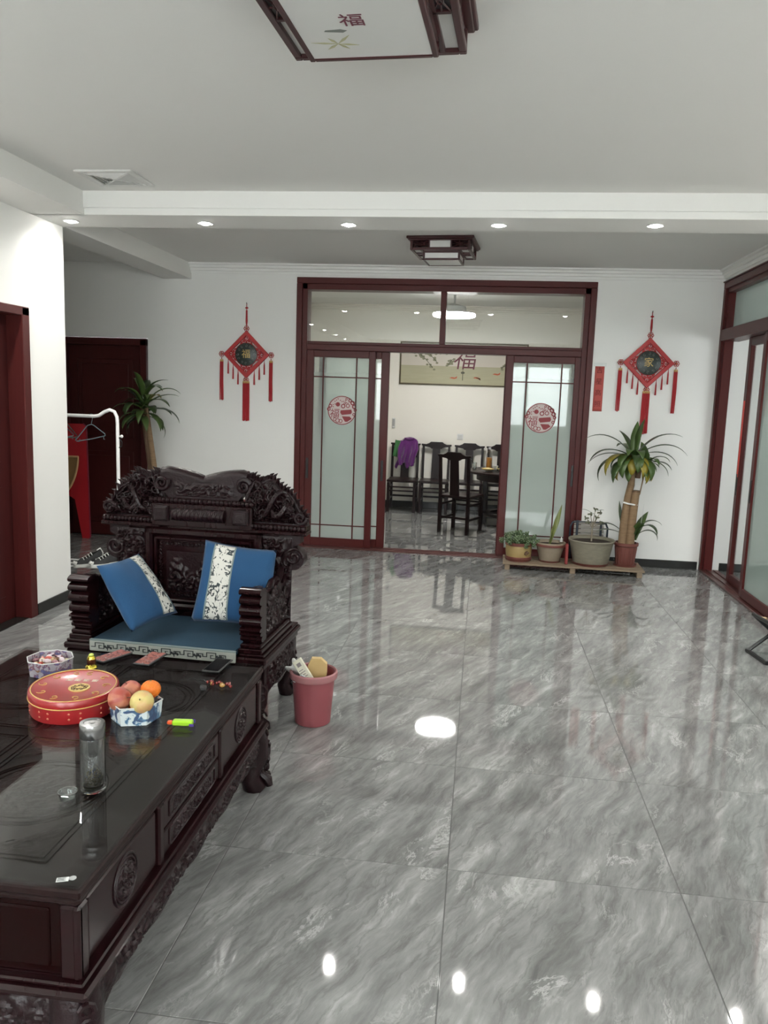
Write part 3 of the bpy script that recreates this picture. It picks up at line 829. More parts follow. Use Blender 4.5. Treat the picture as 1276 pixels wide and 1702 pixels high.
# carved roll in the middle of the crest
mb = MB().lathe([(0.026, -0.15), (0.034, -0.145), (0.034, 0.145), (0.026, 0.15)], 18, Matrix.Translation((-0.01, BY - 0.052, 0.985)) @ Matrix.Rotation(PI / 2, 4, 'Y'))
for k in range(12):
    for sg in (-1, 1):
        pts = []
        for i in range(8):
            t = i / 7; a = -PI / 2 + sg * (t - 0.5) * 2.4
            pts.append((-0.16 + k * 0.024 + t * 0.03, BY - 0.052 + 0.034 * math.sin(a) * 1.0, 0.985 + 0.034 * math.cos(a)))
        mb.tube(pts, 0.003, 5)
for sx in (-1, 1):
    mb.box(sx * 0.225 - 0.045, sx * 0.225 + 0.045, BY - 0.066, BY - 0.045, 0.945, 1.03, 0.006)
    for k in range(3): mb.box(sx * 0.225 - 0.035 + k * 0.009, sx * 0.225 + 0.035 - k * 0.009, BY - 0.072 - k * 0.001, BY - 0.06, 0.955 + k * 0.012, 1.02 - k * 0.012, 0.003)
mb.build('carved_roll', CV, crest)
# pillow-shaped head rest with a dip
top = []
for i in range(33):
    t = i / 32; x = -0.245 + 0.49 * t
    top.append((x, 1.155 + 0.048 * abs(math.cos(PI * t)) ** 0.8 * (1 if 0.04 < t < 0.96 else 0.86)))
poly = [(-0.20, 1.072), (0.20, 1.072), (0.245, 1.13)] + list(reversed(top)) + [(-0.245, 1.13)]
hr = MB().prism(poly, BY - 0.020, BY + 0.05, 'y')
hr.tube([(x, BY + 0.015, z + 0.002) for x, z in top], 0.034, 12)
relief(hr, lambda u, v, h: (-0.17 + 0.34 * u, BY - 0.021 - h, 1.08 + 0.075 * v), 70, 20, 44, 0.007, 4, 12, 0.1)
for sx in (-1, 1):
    hr.tube(spiral(sx * 0.232, 1.150, 0.040, 1.7, 0.4, sx, BY - 0.03, 28), [0.014 - 0.0003 * i for i in range(28)], 7)
hr.build('head_rest', CV, crest)
# dragons: swirling bodies, scales and curls on each shoulder of the crest
for sx in (-1, 1):
    rnd = random.Random(90 + sx)

    def topz(t):      # t: 0 at the head rest, 1 at the outer end
        return 1.210 - 0.195 * max(0, (t - 0.40) / 0.60) ** 1.5 + 0.010 * math.sin(t * 19)
    poly = [(sx * 0.235, 0.958), (sx * 0.575, 0.958)]
    for i in range(17):
        t = 1 - i / 16
        poly.append((sx * (0.225 + 0.355 * t), topz(t) - 0.022))
    mb = MB().prism(poly, BY + 0.0, BY + 0.045, 'y')
    relief(mb, lambda u, v, h: (sx * (0.24 + 0.33 * u), BY - 0.004 - h, 0.962 + (topz(u) - 0.99) * v), 84, 60, 55 + sx, 0.024, 1.6, 30, 0.04)
    # long coiling body
    for b_ in range(2):
        pts = []; rr = []
        for i in range(30):
            t = i / 29
            x = 0.25 + 0.31 * t
            z = 0.985 + (topz(t) - 1.0) * (0.5 + 0.42 * math.sin(t * 9 + b_ * 2.1))
            pts.append((sx * x, BY - 0.012 - 0.018 * math.cos(t * 11 + b_ * 1.9), z)); rr.append(0.009 + 0.005 * math.sin(PI * t))
        mb.tube(pts, rr, 8)
        for i in range(1, 29):
            mb.ball((pts[i][0], pts[i][1] - rr[i] * 0.75, pts[i][2] + 0.004 * (-1) ** i), 0.0062, 6)
    for k in range(30):
        t = rnd.random(); x = 0.25 + 0.30 * t
        z = 0.985 + (topz(t) - 1.01) * rnd.random()
        n_ = 20
        mb.tube(spiral(sx * x, z, rnd.uniform(0.011, 0.024), rnd.uniform(1.0, 1.7), rnd.random() * 6, rnd.choice((-1, 1)), BY - 0.02, n_, 0.012), [0.0058 - 0.00018 * i for i in range(n_)], 6)
    # crest of flame-like tufts along the top edge
    for k in range(19):
        t = k / 18; x = sx * (0.235 + 0.335 * t); z = topz(t)
        mb.tube([(x, BY + 0.02, z - 0.035), (x + sx * 0.004, BY + 0.01, z - 0.012), (x + sx * 0.010, BY + 0.004, z + 0.001), (x + sx * 0.026, BY + 0.0, z + 0.006 + 0.004 * (k % 3))], [0.016, 0.013, 0.008, 0.0015], 7)
    mb.tube(spiral(sx * 0.545, 1.0, 0.036, 1.5, 0, -sx, BY - 0.022, 24), [0.013 - 0.0003 * i for i in range(24)], 7)
    mb.build('dragon_carving', CV, crest)
for o in children(chair):
    if o.name.startswith('armrest'): o['label'] = 'arm with stacked scroll front'


# ------------------------------------------------------------------ cushions
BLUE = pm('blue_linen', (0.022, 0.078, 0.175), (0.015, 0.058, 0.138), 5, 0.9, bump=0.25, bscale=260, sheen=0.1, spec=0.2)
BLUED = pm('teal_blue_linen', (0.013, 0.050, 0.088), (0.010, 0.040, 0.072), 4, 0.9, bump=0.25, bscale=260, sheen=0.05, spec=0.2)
BAND = print_mat('ink_floral_band', (0.62, 0.61, 0.56), (0.035, 0.045, 0.05), 38, 0.54, 0.85)
BORD = pm('cream_band_cloth', (0.40, 0.42, 0.38), (0.34, 0.36, 0.33), 40, 0.9)
INK = pm('dark_ink', (0.02, 0.026, 0.03), None, 40, 0.8)
TRIMB = pm('grey_piping', (0.20, 0.25, 0.25), None, 40, 0.9)


def ab(p, q, t): return Vector(p).lerp(Vector(q), t)


def cushion(name, label, A, B, C, D, thick, b0, b1, along, lab_band, cat='cushion', group=None):
    """A-B is the top edge, D-C the bottom edge; the puffy side faces the camera"""
    A, B, C, D = map(Vector, (A, B, C, D))
    nrm = (B - A).cross(D - A).normalized()
    if nrm.y > 0: nrm = -nrm
    cen = (A + B + C + D) / 4
    n = 22

    def surf(s_, t_, side, off=0.0):
        # pinched outline: edges drawn in between the corners
        ps = s_ + (0.5 - s_) * 0.055 * math.sin(PI * t_) ** 1.0
        pt = t_ + (0.5 - t_) * 0.055 * math.sin(PI * s_) ** 1.0
        p = ab(A, B, ps).lerp(ab(D, C, ps), pt)
        k = max(0.0, (1 - (2 * s_ - 1) ** 2) * (1 - (2 * t_ - 1) ** 2)) ** 0.42
        wr = 0.004 * math.sin(14 * s_ + 5 * t_) * math.sin(9 * t_ - 3) * k
        return p + nrm * side * (thick / 2 * k + wr + off)
    root = thing(name, label, cat, cen, 0, group)
    mb = MB()
    mb.grid(lambda u, v: surf(u, v, 1) - cen, n, n).grid(lambda u, v: surf(u, v, -1) - cen, n, n)
    bo = mb.build('cover', BLUE, root, 180)
    bm = bmesh.new(); bm.from_mesh(bo.data); bmesh.ops.remove_doubles(bm, verts=bm.verts[:], dist=0.0005)
    bmesh.ops.recalc_face_normals(bm, faces=bm.faces[:]); bm.to_mesh(bo.data); bm.free()
    bo.data.shade_smooth()

    def strip(c0, c1, off, nm, mat):
        m2 = MB()
        if along == 't': g = lambda u, v: surf(c0 + (c1 - c0) * u, 0.02 + 0.96 * v, 1, off) - cen
        else: g = lambda u, v: surf(0.02 + 0.96 * v, c0 + (c1 - c0) * u, 1, off) - cen
        m2.grid(g, 6, 24)
        o = m2.build(nm, mat, root, 180)
        sol = o.modifiers.new('cloth_thickness', 'SOLIDIFY'); sol.thickness = 0.0015
        return o
    strip(b0, b1, 0.0022, 'printed_band', BAND)['label'] = lab_band
    strip(b0 - 0.012, b0 + 0.008, 0.0034, 'piping', TRIMB)
    strip(b1 - 0.008, b1 + 0.012, 0.0034, 'piping', TRIMB)
    return root


cushion('throw_cushion', 'blue throw cushion standing upright against the carved panel', (-1.425, 4.005, 0.868), (-1.035, 3.995, 0.835), (-1.015, 3.845, 0.455), (-1.455, 3.860, 0.462), 0.13, 0.17, 0.46, 't', 'white band printed with black leaves', group='blue throw cushions')
cushion('throw_cushion', 'blue throw cushion slumped on its corner against the left arm', (-1.858, 3.65, 0.775), (-1.775, 3.955, 0.782), (-1.525, 3.865, 0.500), (-1.640, 3.56, 0.478), 0.12, 0.66, 0.90, 't', 'white band printed with black leaves', group='blue throw cushions')
# seat cushion (lies in the chair)
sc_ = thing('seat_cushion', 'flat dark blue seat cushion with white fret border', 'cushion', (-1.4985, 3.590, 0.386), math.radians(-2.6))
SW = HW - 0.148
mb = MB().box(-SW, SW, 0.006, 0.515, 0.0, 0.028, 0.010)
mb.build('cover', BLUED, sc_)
mb = MB().box(-SW, SW, -0.008, 0.004, -0.030, 0.024, 0.003); mb.build('fret_border', BORD, sc_)['label'] = 'white border with black key fret'
mb = MB()
for k in range(6):
    xo = -SW + 0.03 + k * (2 * SW - 0.06) / 6
    for (xa, xb, za, zb) in ((0.0, 0.05, 0.022, 0.026), (0.046, 0.05, -0.012, 0.026), (0.02, 0.05, -0.012, -0.008), (0.02, 0.024, -0.012, 0.010), (0.02, 0.036, 0.007, 0.010), (0.0, 0.004, -0.004, 0.026), (-0.02, 0.004, -0.004, 0.0), (0.065, 0.10, 0.012, 0.016), (0.065, 0.069, -0.02, 0.016), (0.096, 0.1, -0.004, 0.016)):
        mb.box(xo + xa, xo + xb, -0.0102, -0.007, za * 0.8 - 0.006, zb * 0.8 - 0.006)
    for q in range(4): mb.ball((xo + 0.055 + 0.010 * q, -0.0085, -0.004 - 0.005 * (q % 2)), 0.006, 6, None, (1, 0.3, 1.2))
mb.build('fret_print', INK, sc_)
mb = MB().box(-SW, SW, -0.009, 0.010, 0.022, 0.029, 0.002); mb.build('piping', TRIMB, sc_)

# ------------------------------------------------------------------ tea table
TZ = 0.522
tt = thing('tea_table', 'long dark carved rosewood tea table with drawers, foreground left', 'table', (-1.375, 2.325, 0), 0)
HX, HY = 0.525, 0.765
mb = MB().box(-HX, HX, -HY, HY, TZ - 0.022, TZ, 0.004).box(-HX + 0.006, HX - 0.006, -HY + 0.006, HY - 0.006, TZ - 0.045, TZ - 0.022, 0.008)
mb.build('table_top', MAT['wood_top'], tt)
# carved panels let into the top, seen through the glass sheet
PT = pm('carved_top_panel', (0.020, 0.011, 0.010), (0.011, 0.006, 0.006), 14, 0.4, bump=0.3, bscale=80, spec=0.12)
for ix in (0, 1):
    for iy in (0, 1):
        cx = 0.188 if ix else -0.298
        cx = [-0.245, 0.188][ix] * 1.0
        cx = [-0.245, 0.188][ix]
        cy = [-0.35, 0.345][iy]
        mb = MB()
        hx, hy = 0.205, 0.322
        for q in (0, 1):
            d = q * 0.016
            for (xa, xb, ya, yb) in ((-hx + d, hx - d, -hy + d, -hy + d + 0.007), (-hx + d, hx - d, hy - d - 0.007, hy - d), (-hx + d, -hx + d + 0.007, -hy + d, hy - d), (hx - d - 0.007, hx - d, -hy + d, hy - d)):
                mb.box(cx + xa, cx + xb, cy + ya, cy + yb, TZ - 0.002, TZ + 0.0035, 0.001)
        for r in (0.185, 0.172, 0.15):
            mb.tube([(cx + r * math.cos(a), cy + r * math.sin(a), TZ + 0.0005) for a in [2 * PI * i / 48 for i in range(49)]], 0.003, 6)
        for sx in (-1, 1):
            for sy in (-1, 1):
                relief(mb, lambda u, v, h: (cx + sx * (hx - 0.02 - 0.15 * u), cy + sy * (hy - 0.02 - 0.15 * v * (1 - u * 0.8)), TZ + 0.0006 + h), 18, 18, 60 + ix * 3 + iy + sx, 0.0034, 1, 7)
        H = carve_field(70 + ix + 2 * iy, 26)

        def disc(u, v, H=H, cx=cx, cy=cy):
            r = 0.145 * u; a = 2 * PI * v
            return (cx + r * math.cos(a), cy + r * math.sin(a), TZ + 0.0006 + 0.0034 * H(0.5 + 0.5 * u * math.cos(a), 0.5 + 0.5 * u * math.sin(a), 1))
        mb.grid(disc, 26, 64)
        mb.build('carved_panel', PT, tt)
# body
ZL = 0.292
body = MB().box(-HX + 0.022, HX - 0.022, -HY + 0.022, HY - 0.022, ZL, TZ - 0.045, 0.002).build('body', W_, tt)
# corner posts and dividers on the long sides
for sx in (-1, 1):
    for (ya, yb) in ((-HY + 0.004, -HY + 0.050), (-0.302, -0.268), (0.232, 0.266), (HY - 0.050, HY - 0.004)):
        MB().box(sx * (HX - 0.024), sx * (HX - 0.004), ya, yb, ZL, TZ - 0.045, 0.006).build('post', W_, tt)
    # end doors with carved roundel
    for (ya, yb) in ((-HY + 0.060, -0.312), (0.276, HY - 0.060)):
        d_ = MB().box(sx * (HX - 0.026), sx * (HX - 0.012), ya, yb, ZL + 0.016, TZ - 0.052, 0.004).build('cabinet_door', W_, tt)
        cy = (ya + yb) / 2; cz = (ZL + TZ - 0.036) / 2
        mb = MB()
        xf = HX - 0.011
        for r in (0.066, 0.056):
            mb.tube([(sx * xf, cy + r * math.cos(a), cz + r * math.sin(a) * 1.0) for a in [2 * PI * i / 32 for i in range(33)]], 0.0035, 6)
        Hc = carve_field(81 + int(ya * 10), 20)
        mb.grid(lambda u, v: (sx * (xf - 0.001 + 0.008 * Hc(0.5 + 0.5 * u * math.cos(2 * PI * v), 0.5 + 0.5 * u * math.sin(2 * PI * v), 1) * (1 if u < 0.97 else 0)), cy + 0.052 * u * math.cos(2 * PI * v), cz + 0.052 * u * math.sin(2 * PI * v)), 16, 48)
        mb.build('carved_roundel', CV, d_)
    # two stacked drawers
    for za, zb in ((ZL + 0.010, 0.376), (0.384, TZ - 0.050)):
        dr = MB().box(sx * (HX - 0.026), sx * (HX - 0.010), -0.262, 0.226, za, zb, 0.004).build('drawer', W_, tt)
        mb = MB(); zc = (za + zb) / 2; yc = -0.018
        pts = []
        for i in range(41):
            a = 2 * PI * i / 40
            ex = 0.20 * max(-1, min(1, 1.35 * math.cos(a))); ez = 0.028 * max(-1, min(1, 1.35 * math.sin(a)))
            pts.append((sx * (HX - 0.009), yc + ex, zc + ez))
        mb.tube(pts, 0.003, 6)
        relief(mb, lambda u, v, h: (sx * (HX - 0.0105 + h), yc - 0.175 + 0.35 * u, zc - 0.022 + 0.044 * v), 100, 14, 91, 0.006, 8, 24)
        mb.build('carved_front', CV, dr)
        MB().tube([(sx * (HX - 0.012), yc - 0.03, zc), (sx * (HX + 0.006), yc - 0.02, zc - 0.006), (sx * (HX + 0.006), yc + 0.02, zc - 0.006), (sx * (HX - 0.012), yc + 0.03, zc)], 0.003, 6).build('pull', CV, dr)
# plain end panels
for sy in (-1, 1):
    for xx in (-HX + 0.030, HX - 0.030):
        MB().box(xx - 0.026, xx + 0.026, sy * (HY - 0.024), sy * (HY - 0.006), ZL, TZ - 0.045, 0.006).build('post', W_, tt)
    e_ = MB().box(-HX + 0.085, HX - 0.085, sy * (HY - 0.028), sy * (HY - 0.015), ZL + 0.02, TZ - 0.062, 0.004).build('end_panel', MAT['wood_end_shade'], tt)
    MB().box(-HX + 0.058, HX - 0.058, sy * (HY - 0.030), sy * (HY - 0.021), ZL + 0.004, TZ - 0.046, 0.003).build('end_frame', MAT['wood_end_shade'], tt)
# waist ledge
mb = MB().box(-HX - 0.006, HX + 0.006, -HY - 0.006, HY + 0.006, ZL - 0.012, ZL, 0.004).box(-HX - 0.022, HX + 0.022, -HY - 0.022, HY + 0.022, ZL - 0.036, ZL - 0.012, 0.008)
mb.build('waist_ledge', WX, tt)


def table_apron(mb, half, z0, z1, depth):
    def f(u, v, h):
        return (half * (2 * u - 1), -h, 0)
    return mb


for sx in (-1, 1):
    poly = [(-HY + 0.01, ZL - 0.036), (HY - 0.01, ZL - 0.036)]
    for i in range(41):
        t = 1 - i / 40; e = abs(2 * t - 1)
        poly.append((-HY + 0.01 + (2 * HY - 0.02) * t, 0.155 - 0.075 * max(0, (e - 0.80) / 0.2) ** 1.3 + 0.010 * math.cos(10 * PI * t) * (1 if e < 0.8 else 0)))
    mb = MB().prism(poly, sx * (HX - 0.03), sx * (HX - 0.004), 'x')
    relief(mb, lambda u, v, h: (sx * (HX - 0.006 + 0.012 * math.sin(PI * v) + h), -HY + 0.03 + (2 * HY - 0.06) * u, 0.165 + 0.085 * v), 220, 18, 101 + sx, 0.009, 13, 60)
    mb.build('apron', CV, tt)
for sy in (-1, 1):
    poly = [(-HX + 0.01, ZL - 0.036), (HX - 0.01, ZL - 0.036)]
    for i in range(31):
        t = 1 - i / 30; e = abs(2 * t - 1)
        poly.append((-HX + 0.01 + (2 * HX - 0.02) * t, 0.15 - 0.07 * max(0, (e - 0.74) / 0.26) ** 1.3))
    mb = MB().prism(poly, sy * (HY - 0.03), sy * (HY - 0.004), 'y')
    relief(mb, lambda u, v, h: (-HX + 0.03 + (2 * HX - 0.06) * u, sy * (HY - 0.006 + 0.012 * math.sin(PI * v) + h), 0.155 + 0.09 * v), 150, 18, 111 + sy, 0.006, 9, 40)
    mb.build('apron', CV, tt)
for sx in (-1, 1):
    for sy in (-1, 1):
        mb = MB(); claw_leg(mb, sx * (HX - 0.045), sy * (HY - 0.045), sx * 0.7, sy * 0.7, 0.255, 1.12); mb.build('leg', CV, tt)
# glass sheet lying on the table top
GL = thin_glass('table_glass', (0.88, 0.90, 0.895), 0.022)
gs = MB().box(-HX + 0.003, HX - 0.003, -HY + 0.003, HY - 0.003, 0, 0.008, 0.0015).build('glass_sheet', GL)
gs.location = (-1.375, 2.325, TZ + 0.0045)
tag(gs, 'clear glass sheet lying on the carved tea table', 'glass sheet')
GZ = TZ + 0.0045 + 0.008
# ------------------------------------------------------------------ things on the tea table
TINR = pm('red_tin', (0.36, 0.020, 0.022), (0.28, 0.014, 0.016), 10, 0.32, coat=0.4)
GOLDL = MAT['goldpaint']
t = thing('biscuit_tin', 'large oval red biscuit tin with gold rim on the tea table', 'tin', (-1.378, 2.528, GZ), math.radians(112))
A_, B_ = 0.166, 0.148
TR = Matrix.Rotation(math.radians(-112), 4, 'Z')
MB().lathe([(0.985, 0.0), (1.0, 0.004), (1.0, 0.052), (0.985, 0.052)], 56, sx=A_, sy=B_).build('tin_body', TINR, t)
lid = MB().lathe([(1.015, 0.052), (1.022, 0.054), (1.022, 0.070), (1.0, 0.078), (0.975, 0.079), (0.93, 0.076), (0.0005, 0.077)], 56, sx=A_, sy=B_).build('lid', TINR, t)
for rr, zz in ((1.018, 0.0535), (0.955, 0.0785)):
    MB().tube([(A_ * rr * math.cos(a), B_ * rr * math.sin(a), zz) for a in [2 * PI * i / 64 for i in range(65)]], 0.0022, 6).build('gold_line', GOLDL, lid)
MB().lathe([(1, 0.0765), (1, 0.0785), (0.0005, 0.0785)], 36, sx=0.040, sy=0.036, c=TR @ Vector((0.028, -0.018, 0))).build('gold_medallion', GOLDL, lid)
BRN = pm('brown_print', (0.09, 0.045, 0.02), None, 30, 0.6)
mb = MB()
for k in range(9):
    mb.tube(spiral(0, 0, 0.010, 1.0, k, 1, 0, 9), 0.0018, 5, Matrix.Translation((TR @ Vector((0.028, -0.018, 0))) + Vector((0.020 * math.cos(k * 0.7), 0.020 * math.sin(k * 0.7), 0.0785))) @ Matrix.Rotation(PI / 2, 4, 'X'))
mb.build('medallion_print', BRN, lid)
me = text_mesh('福 滿 團 圓', 0.024, pm('pale_print', (0.75, 0.62, 0.5), None, 30, 0.6), 0.0004)
link_mesh('lettering', me, lid, TR @ Vector((0.004, 0.052, 0.0778)), (0, 0, PI + 0.10 - math.radians(112)))
# flatten spirals onto the lid
for k in range(10):
    a = k * 0.65; cx, cy = A_ * 0.72 * math.cos(a), B_ * 0.72 * math.sin(a)
    MB().tube([(p[0], p[2], 0.0778) for p in spiral(cx, cy, 0.018, 0.9, a, 1, 0, 12)], 0.0012, 5).build('line_print', GOLDL, lid)
mb = MB()
for k in range(26):
    a = 2 * PI * k / 26
    for dz in (0.018, 0.036):
        mb.ball((A_ * math.cos(a), B_ * math.sin(a), dz), 0.007, 6, None, (1, 1, 0.8)) if k % 3 else None
SIDEP = pm('faded_gold_print', (0.45, 0.16, 0.08), (0.36, 0.08, 0.05), 60, 0.5)
mb.v = [(x * (1 - 0.026), y * (1 - 0.03), z) for x, y, z in mb.v]
mb.build('flower_print', SIDEP, t)['kind'] = 'stuff'


def poly_box(r, n, h, th, m=None, rot=0.0):
    """open polygonal box with walls and floor"""
    mb = MB()
    vs = []; fs = []
    for (rr, z) in ((r * 0.93, 0.0), (r, h), (r - th, h), (r * 0.93 - th, th)):
        for k in range(n):
            a = rot + 2 * PI * k / n
            vs.append((rr * math.cos(a), rr * math.sin(a), z))
    for i in range(3):
        for k in range(n):
            k2 = (k + 1) % n
            fs.append((i * n + k, i * n + k2, (i + 1) * n + k2, (i + 1) * n + k))
    fs.append(tuple(range(n))); fs.append(tuple(3 * n + k for k in range(n)))
    return mb.add(vs, fs)


P1 = print_mat('photo_print_pale', (0.30, 0.28, 0.31), (0.16, 0.05, 0.06), 34, 0.5, 0.5, (0.10, 0.10, 0.22))
P2 = print_mat('photo_print_blue', (0.62, 0.68, 0.68), (0.10, 0.22, 0.34), 26, 0.48, 0.4, (0.05, 0.08, 0.16))
PAPW = pm('white_card', (0.68, 0.70, 0.68), None, 20, 0.6)
t = thing('snack_box', 'octagonal printed paper box of wrapped sweets behind the red tin', 'box', (-1.640, 2.83, GZ), 0.2)
poly_box(0.088, 8, 0.060, 0.002).build('box_wall', P1, t, 0)
mb = MB().tube([(0.0885 * math.cos(0 + 2 * PI * k / 8), 0.0885 * math.sin(2 * PI * k / 8), 0.060) for k in range(9)], 0.0018, 5); mb.build('rim', PAPW, t)
cols = [(0.45, 0.30, 0.16), (0.50, 0.08, 0.06), (0.62, 0.52, 0.55), (0.22, 0.12, 0.07), (0.66, 0.60, 0.40), (0.30, 0.14, 0.16)]
names = ['caramel brown', 'red', 'lilac', 'dark brown', 'cream', 'plum']
rnd = random.Random(3)
for k in range(18):
    a = k * 2.4; r = 0.064 * math.sqrt((k + 0.5) / 18)
    z = GZ + 0.030 + 0.020 * (1 - r / 0.07) + 0.004 * (k % 3)
    c = k % 6
    if ('sweet%d' % c) not in MAT: MAT['sweet%d' % c] = pm('sweet_wrapper_' + names[c].replace(' ', '_'), cols[c], None, 60, 0.3, coat=0.3)
    mb = MB().ball((0, 0, 0), 0.013, 8, None, (1.3, 0.9, 0.8))
    for s_ in (-1, 1): mb.add([(s_ * 0.014, 0, 0), (s_ * 0.027, 0.010, 0.004), (s_ * 0.028, 0.0, -0.004), (s_ * 0.027, -0.010, 0.004)], [(0, 1, 2), (0, 2, 3), (0, 3, 1), (1, 3, 2)])
    o = mb.build('wrapped_sweet', MAT['sweet%d' % c])
    o.location = (-1.640 + r * math.cos(a), 2.83 + r * math.sin(a), z); o.rotation_euler = (rnd.uniform(-.5, .5), rnd.uniform(-.5, .5), rnd.uniform(0, 3))
    tag(o, names[c] + ' wrapped sweet heaped in the octagonal paper box', 'sweet', names[c] + ' wrapped sweets in the paper box')
# fill under the sweets
o = MB().lathe([(0.001, 0.003), (0.076, 0.003), (0.074, 0.026), (0.05, 0.036), (0.001, 0.040)], 20).build('sweet_heap', print_mat('mixed_wrappers', (0.35, 0.22, 0.15), (0.5, 0.1, 0.1), 60, 0.5, 0.4, (0.6, 0.55, 0.5)))
o.location = (-1.640, 2.83, GZ); tag(o, 'lower layer of mixed wrapped sweets inside the octagonal box', 'sweets'); o['kind'] = 'stuff'

t = thing('fruit_box', 'hexagonal blue printed paper box holding apples and oranges', 'box', (-1.128, 2.478, GZ), 0.32)
poly_box(0.088, 6, 0.062, 0.002).build('box_wall', P2, t, 0)
MB().tube([(0.0885 * math.cos(2 * PI * k / 6), 0.0885 * math.sin(2 * PI * k / 6), 0.062) for k in range(7)], 0.0024, 5).build('rim', PAPW, t)


def fruit_mat(name, a, b, scale=3.0):
    m, tt_, N, L, bs = nt(name)
    tc = N.new('ShaderNodeTexCoord'); mp = N.new('ShaderNodeMapping'); mp.inputs['Scale'].default_value = (30, 30, 6); L.new(tc.outputs['Object'], mp.inputs[0])
    n1 = N.new('ShaderNodeTexNoise'); n1.inputs['Scale'].default_value = 1.2; n1.inputs['Detail'].default_value = 6; L.new(mp.outputs[0], n1.inputs['Vector'])
    n2 = N.new('ShaderNodeTexNoise'); n2.inputs['Scale'].default_value = 14; L.new(tc.outputs['Object'], n2.inputs['Vector'])
    ad = N.new('ShaderNodeMath'); ad.operation = 'ADD'; L.new(n1.outputs['Fac'], ad.inputs[0]); L.new(n2.outputs['Fac'], ad.inputs[1])
    r = N.new('ShaderNodeValToRGB'); r.color_ramp.elements[0].position = 0.46; r.color_ramp.elements[0].color = (*a, 1); r.color_ramp.elements[1].position = 0.66; r.color_ramp.elements[1].color = (*b, 1)
    ml = N.new('ShaderNodeMath'); ml.operation = 'MULTIPLY'; ml.inputs[1].default_value = 0.5; L.new(ad.outputs[0], ml.inputs[0])
    L.new(ml.outputs[0], r.inputs[0]); L.new(r.outputs[0], bs.inputs['Base Color']); bs.inputs['Roughness'].default_value = 0.4
    return m


def apple(loc, r, mat, label, tilt):
    t = thing('apple', label, 'apple', loc, 0, 'apples in the paper box'); t.rotation_euler = tilt
    prof = []
    for i in range(15):
        a = PI * i / 14
        rr = r * math.sin(a) * (1 + 0.10 * math.cos(a)); z = -r * math.cos(a) * 0.92
        if i > 11: z -= r * 0.16 * ((i - 11) / 3) ** 1.5 * 1.6
        if i < 3: z += r * 0.10 * (3 - i) / 3
        prof.append((max(rr, 0.0006), z))
    MB().lathe(prof, 24).build('flesh', mat, t, 180)
    MB().tube([(0, 0, r * 0.55), (0.002, 0, r * 0.8), (0.005, 0.001, r * 1.0)], 0.0014, 6).build('stem', BRN, t)


AR = fruit_mat('red_blush_apple', (0.36, 0.075, 0.055), (0.62, 0.30, 0.18)); AG = fruit_mat('yellow_green_apple', (0.58, 0.47, 0.17), (0.56, 0.26, 0.14))
apple((-1.172, 2.450, GZ + 0.074), 0.041, AR, 'red apple at the left front of the fruit box', (0.3, 1.2, 0.2))
apple((-1.090, 2.438, GZ + 0.075), 0.040, AG, 'yellow-green apple with its hollow facing forward', (0.95, 0.12, 0))
apple((-1.172, 2.530, GZ + 0.074), 0.038, AR, 'pinkish apple behind the red one in the fruit box', (0.2, -0.5, 0))
OR = pm('orange_peel', (0.80, 0.20, 0.012), (0.70, 0.15, 0.008), 8, 0.4, bump=0.35, bscale=300)


def orange(loc, r, label):
    t = thing('orange', label, 'orange', loc, 0, 'oranges in the paper box')
    MB().ball((0, 0, 0), r, 22, None, (1, 1, 0.88)).build('peel', OR, t, 180)
    MB().lathe([(0.0045, r * 0.86), (0.003, r * 0.89), (0.0005, r * 0.90)], 8).build('stem', pm('stem_scar', (0.08, 0.10, 0.03), None, 30, 0.7), t)


orange((-1.094, 2.522, GZ + 0.088), 0.035, 'bright orange resting at the back of the fruit box')
orange((-1.129, 2.472, GZ + 0.029), 0.0255, 'orange mostly hidden under the apples')

# glass tea flask
CLR = thin_glass('flask_glass', (0.88, 0.90, 0.895), 0.07, 2.2)
t = thing('tea_flask', 'tall clear glass tea flask with steel lid at the table edge', 'flask', (-1.032, 1.985, GZ), 0)
CG = pm('solid_clear_glass', (0.96, 0.97, 0.965), (0.96, 0.97, 0.965), 4, 0.0, trans=1.0)
MB().lathe([(0.0005, 0.0), (0.030, 0.0), (0.034, 0.004), (0.034, 0.152), (0.031, 0.160), (0.0285, 0.160), (0.031, 0.150), (0.031, 0.012), (0.028, 0.009), (0.0005, 0.009)], 40).build('outer_glass', CG, t)
MB().lathe([(0.0005, 0.012), (0.025, 0.013), (0.0275, 0.018), (0.0275, 0.150)], 32, capt=False).build('inner_glass', CLR, t)
MB().lathe([(0.0338, 0.158), (0.0345, 0.160), (0.0345, 0.196), (0.033, 0.199), (0.024, 0.1995), (0.022, 0.1975), (0.008, 0.1975), (0.006, 0.1995), (0.0005, 0.1995)], 36).build('lid', MAT['chrome'], t)
MB().lathe([(0.012, 0.10), (0.014, 0.104), (0.014, 0.158), (0.012, 0.158)], 20).build('strainer', pm('smoked_strainer', (0.20, 0.20, 0.20), None, 30, 0.3, metal=0.7), t)
mb = MB(); rnd = random.Random(9)
for k in range(150):
    a = rnd.random() * 6.283; r = 0.024 * math.sqrt(rnd.random()); z = 0.016 + 0.036 * rnd.random()
    d = rnd.random() * 6.283; l = 0.010
    p = Vector((r * math.cos(a), r * math.sin(a), z)); q = p + Vector((math.cos(d) * l * 0.4, math.sin(d) * l * 0.4, l * rnd.uniform(-.6, .9)))
    if math.hypot(q.x, q.y) > 0.0265: q.x *= 0.8; q.y *= 0.8
    mb.tube([p, (p + q) / 2 + Vector((0.001, 0.001, 0)), q], [0.0012, 0.0018, 0.0006], 4)
o = mb.build('tea_leaves', pm('green_tea_leaf', (0.24, 0.19, 0.06), (0.38, 0.30, 0.12), 90, 0.7), t); o['kind'] = 'stuff'
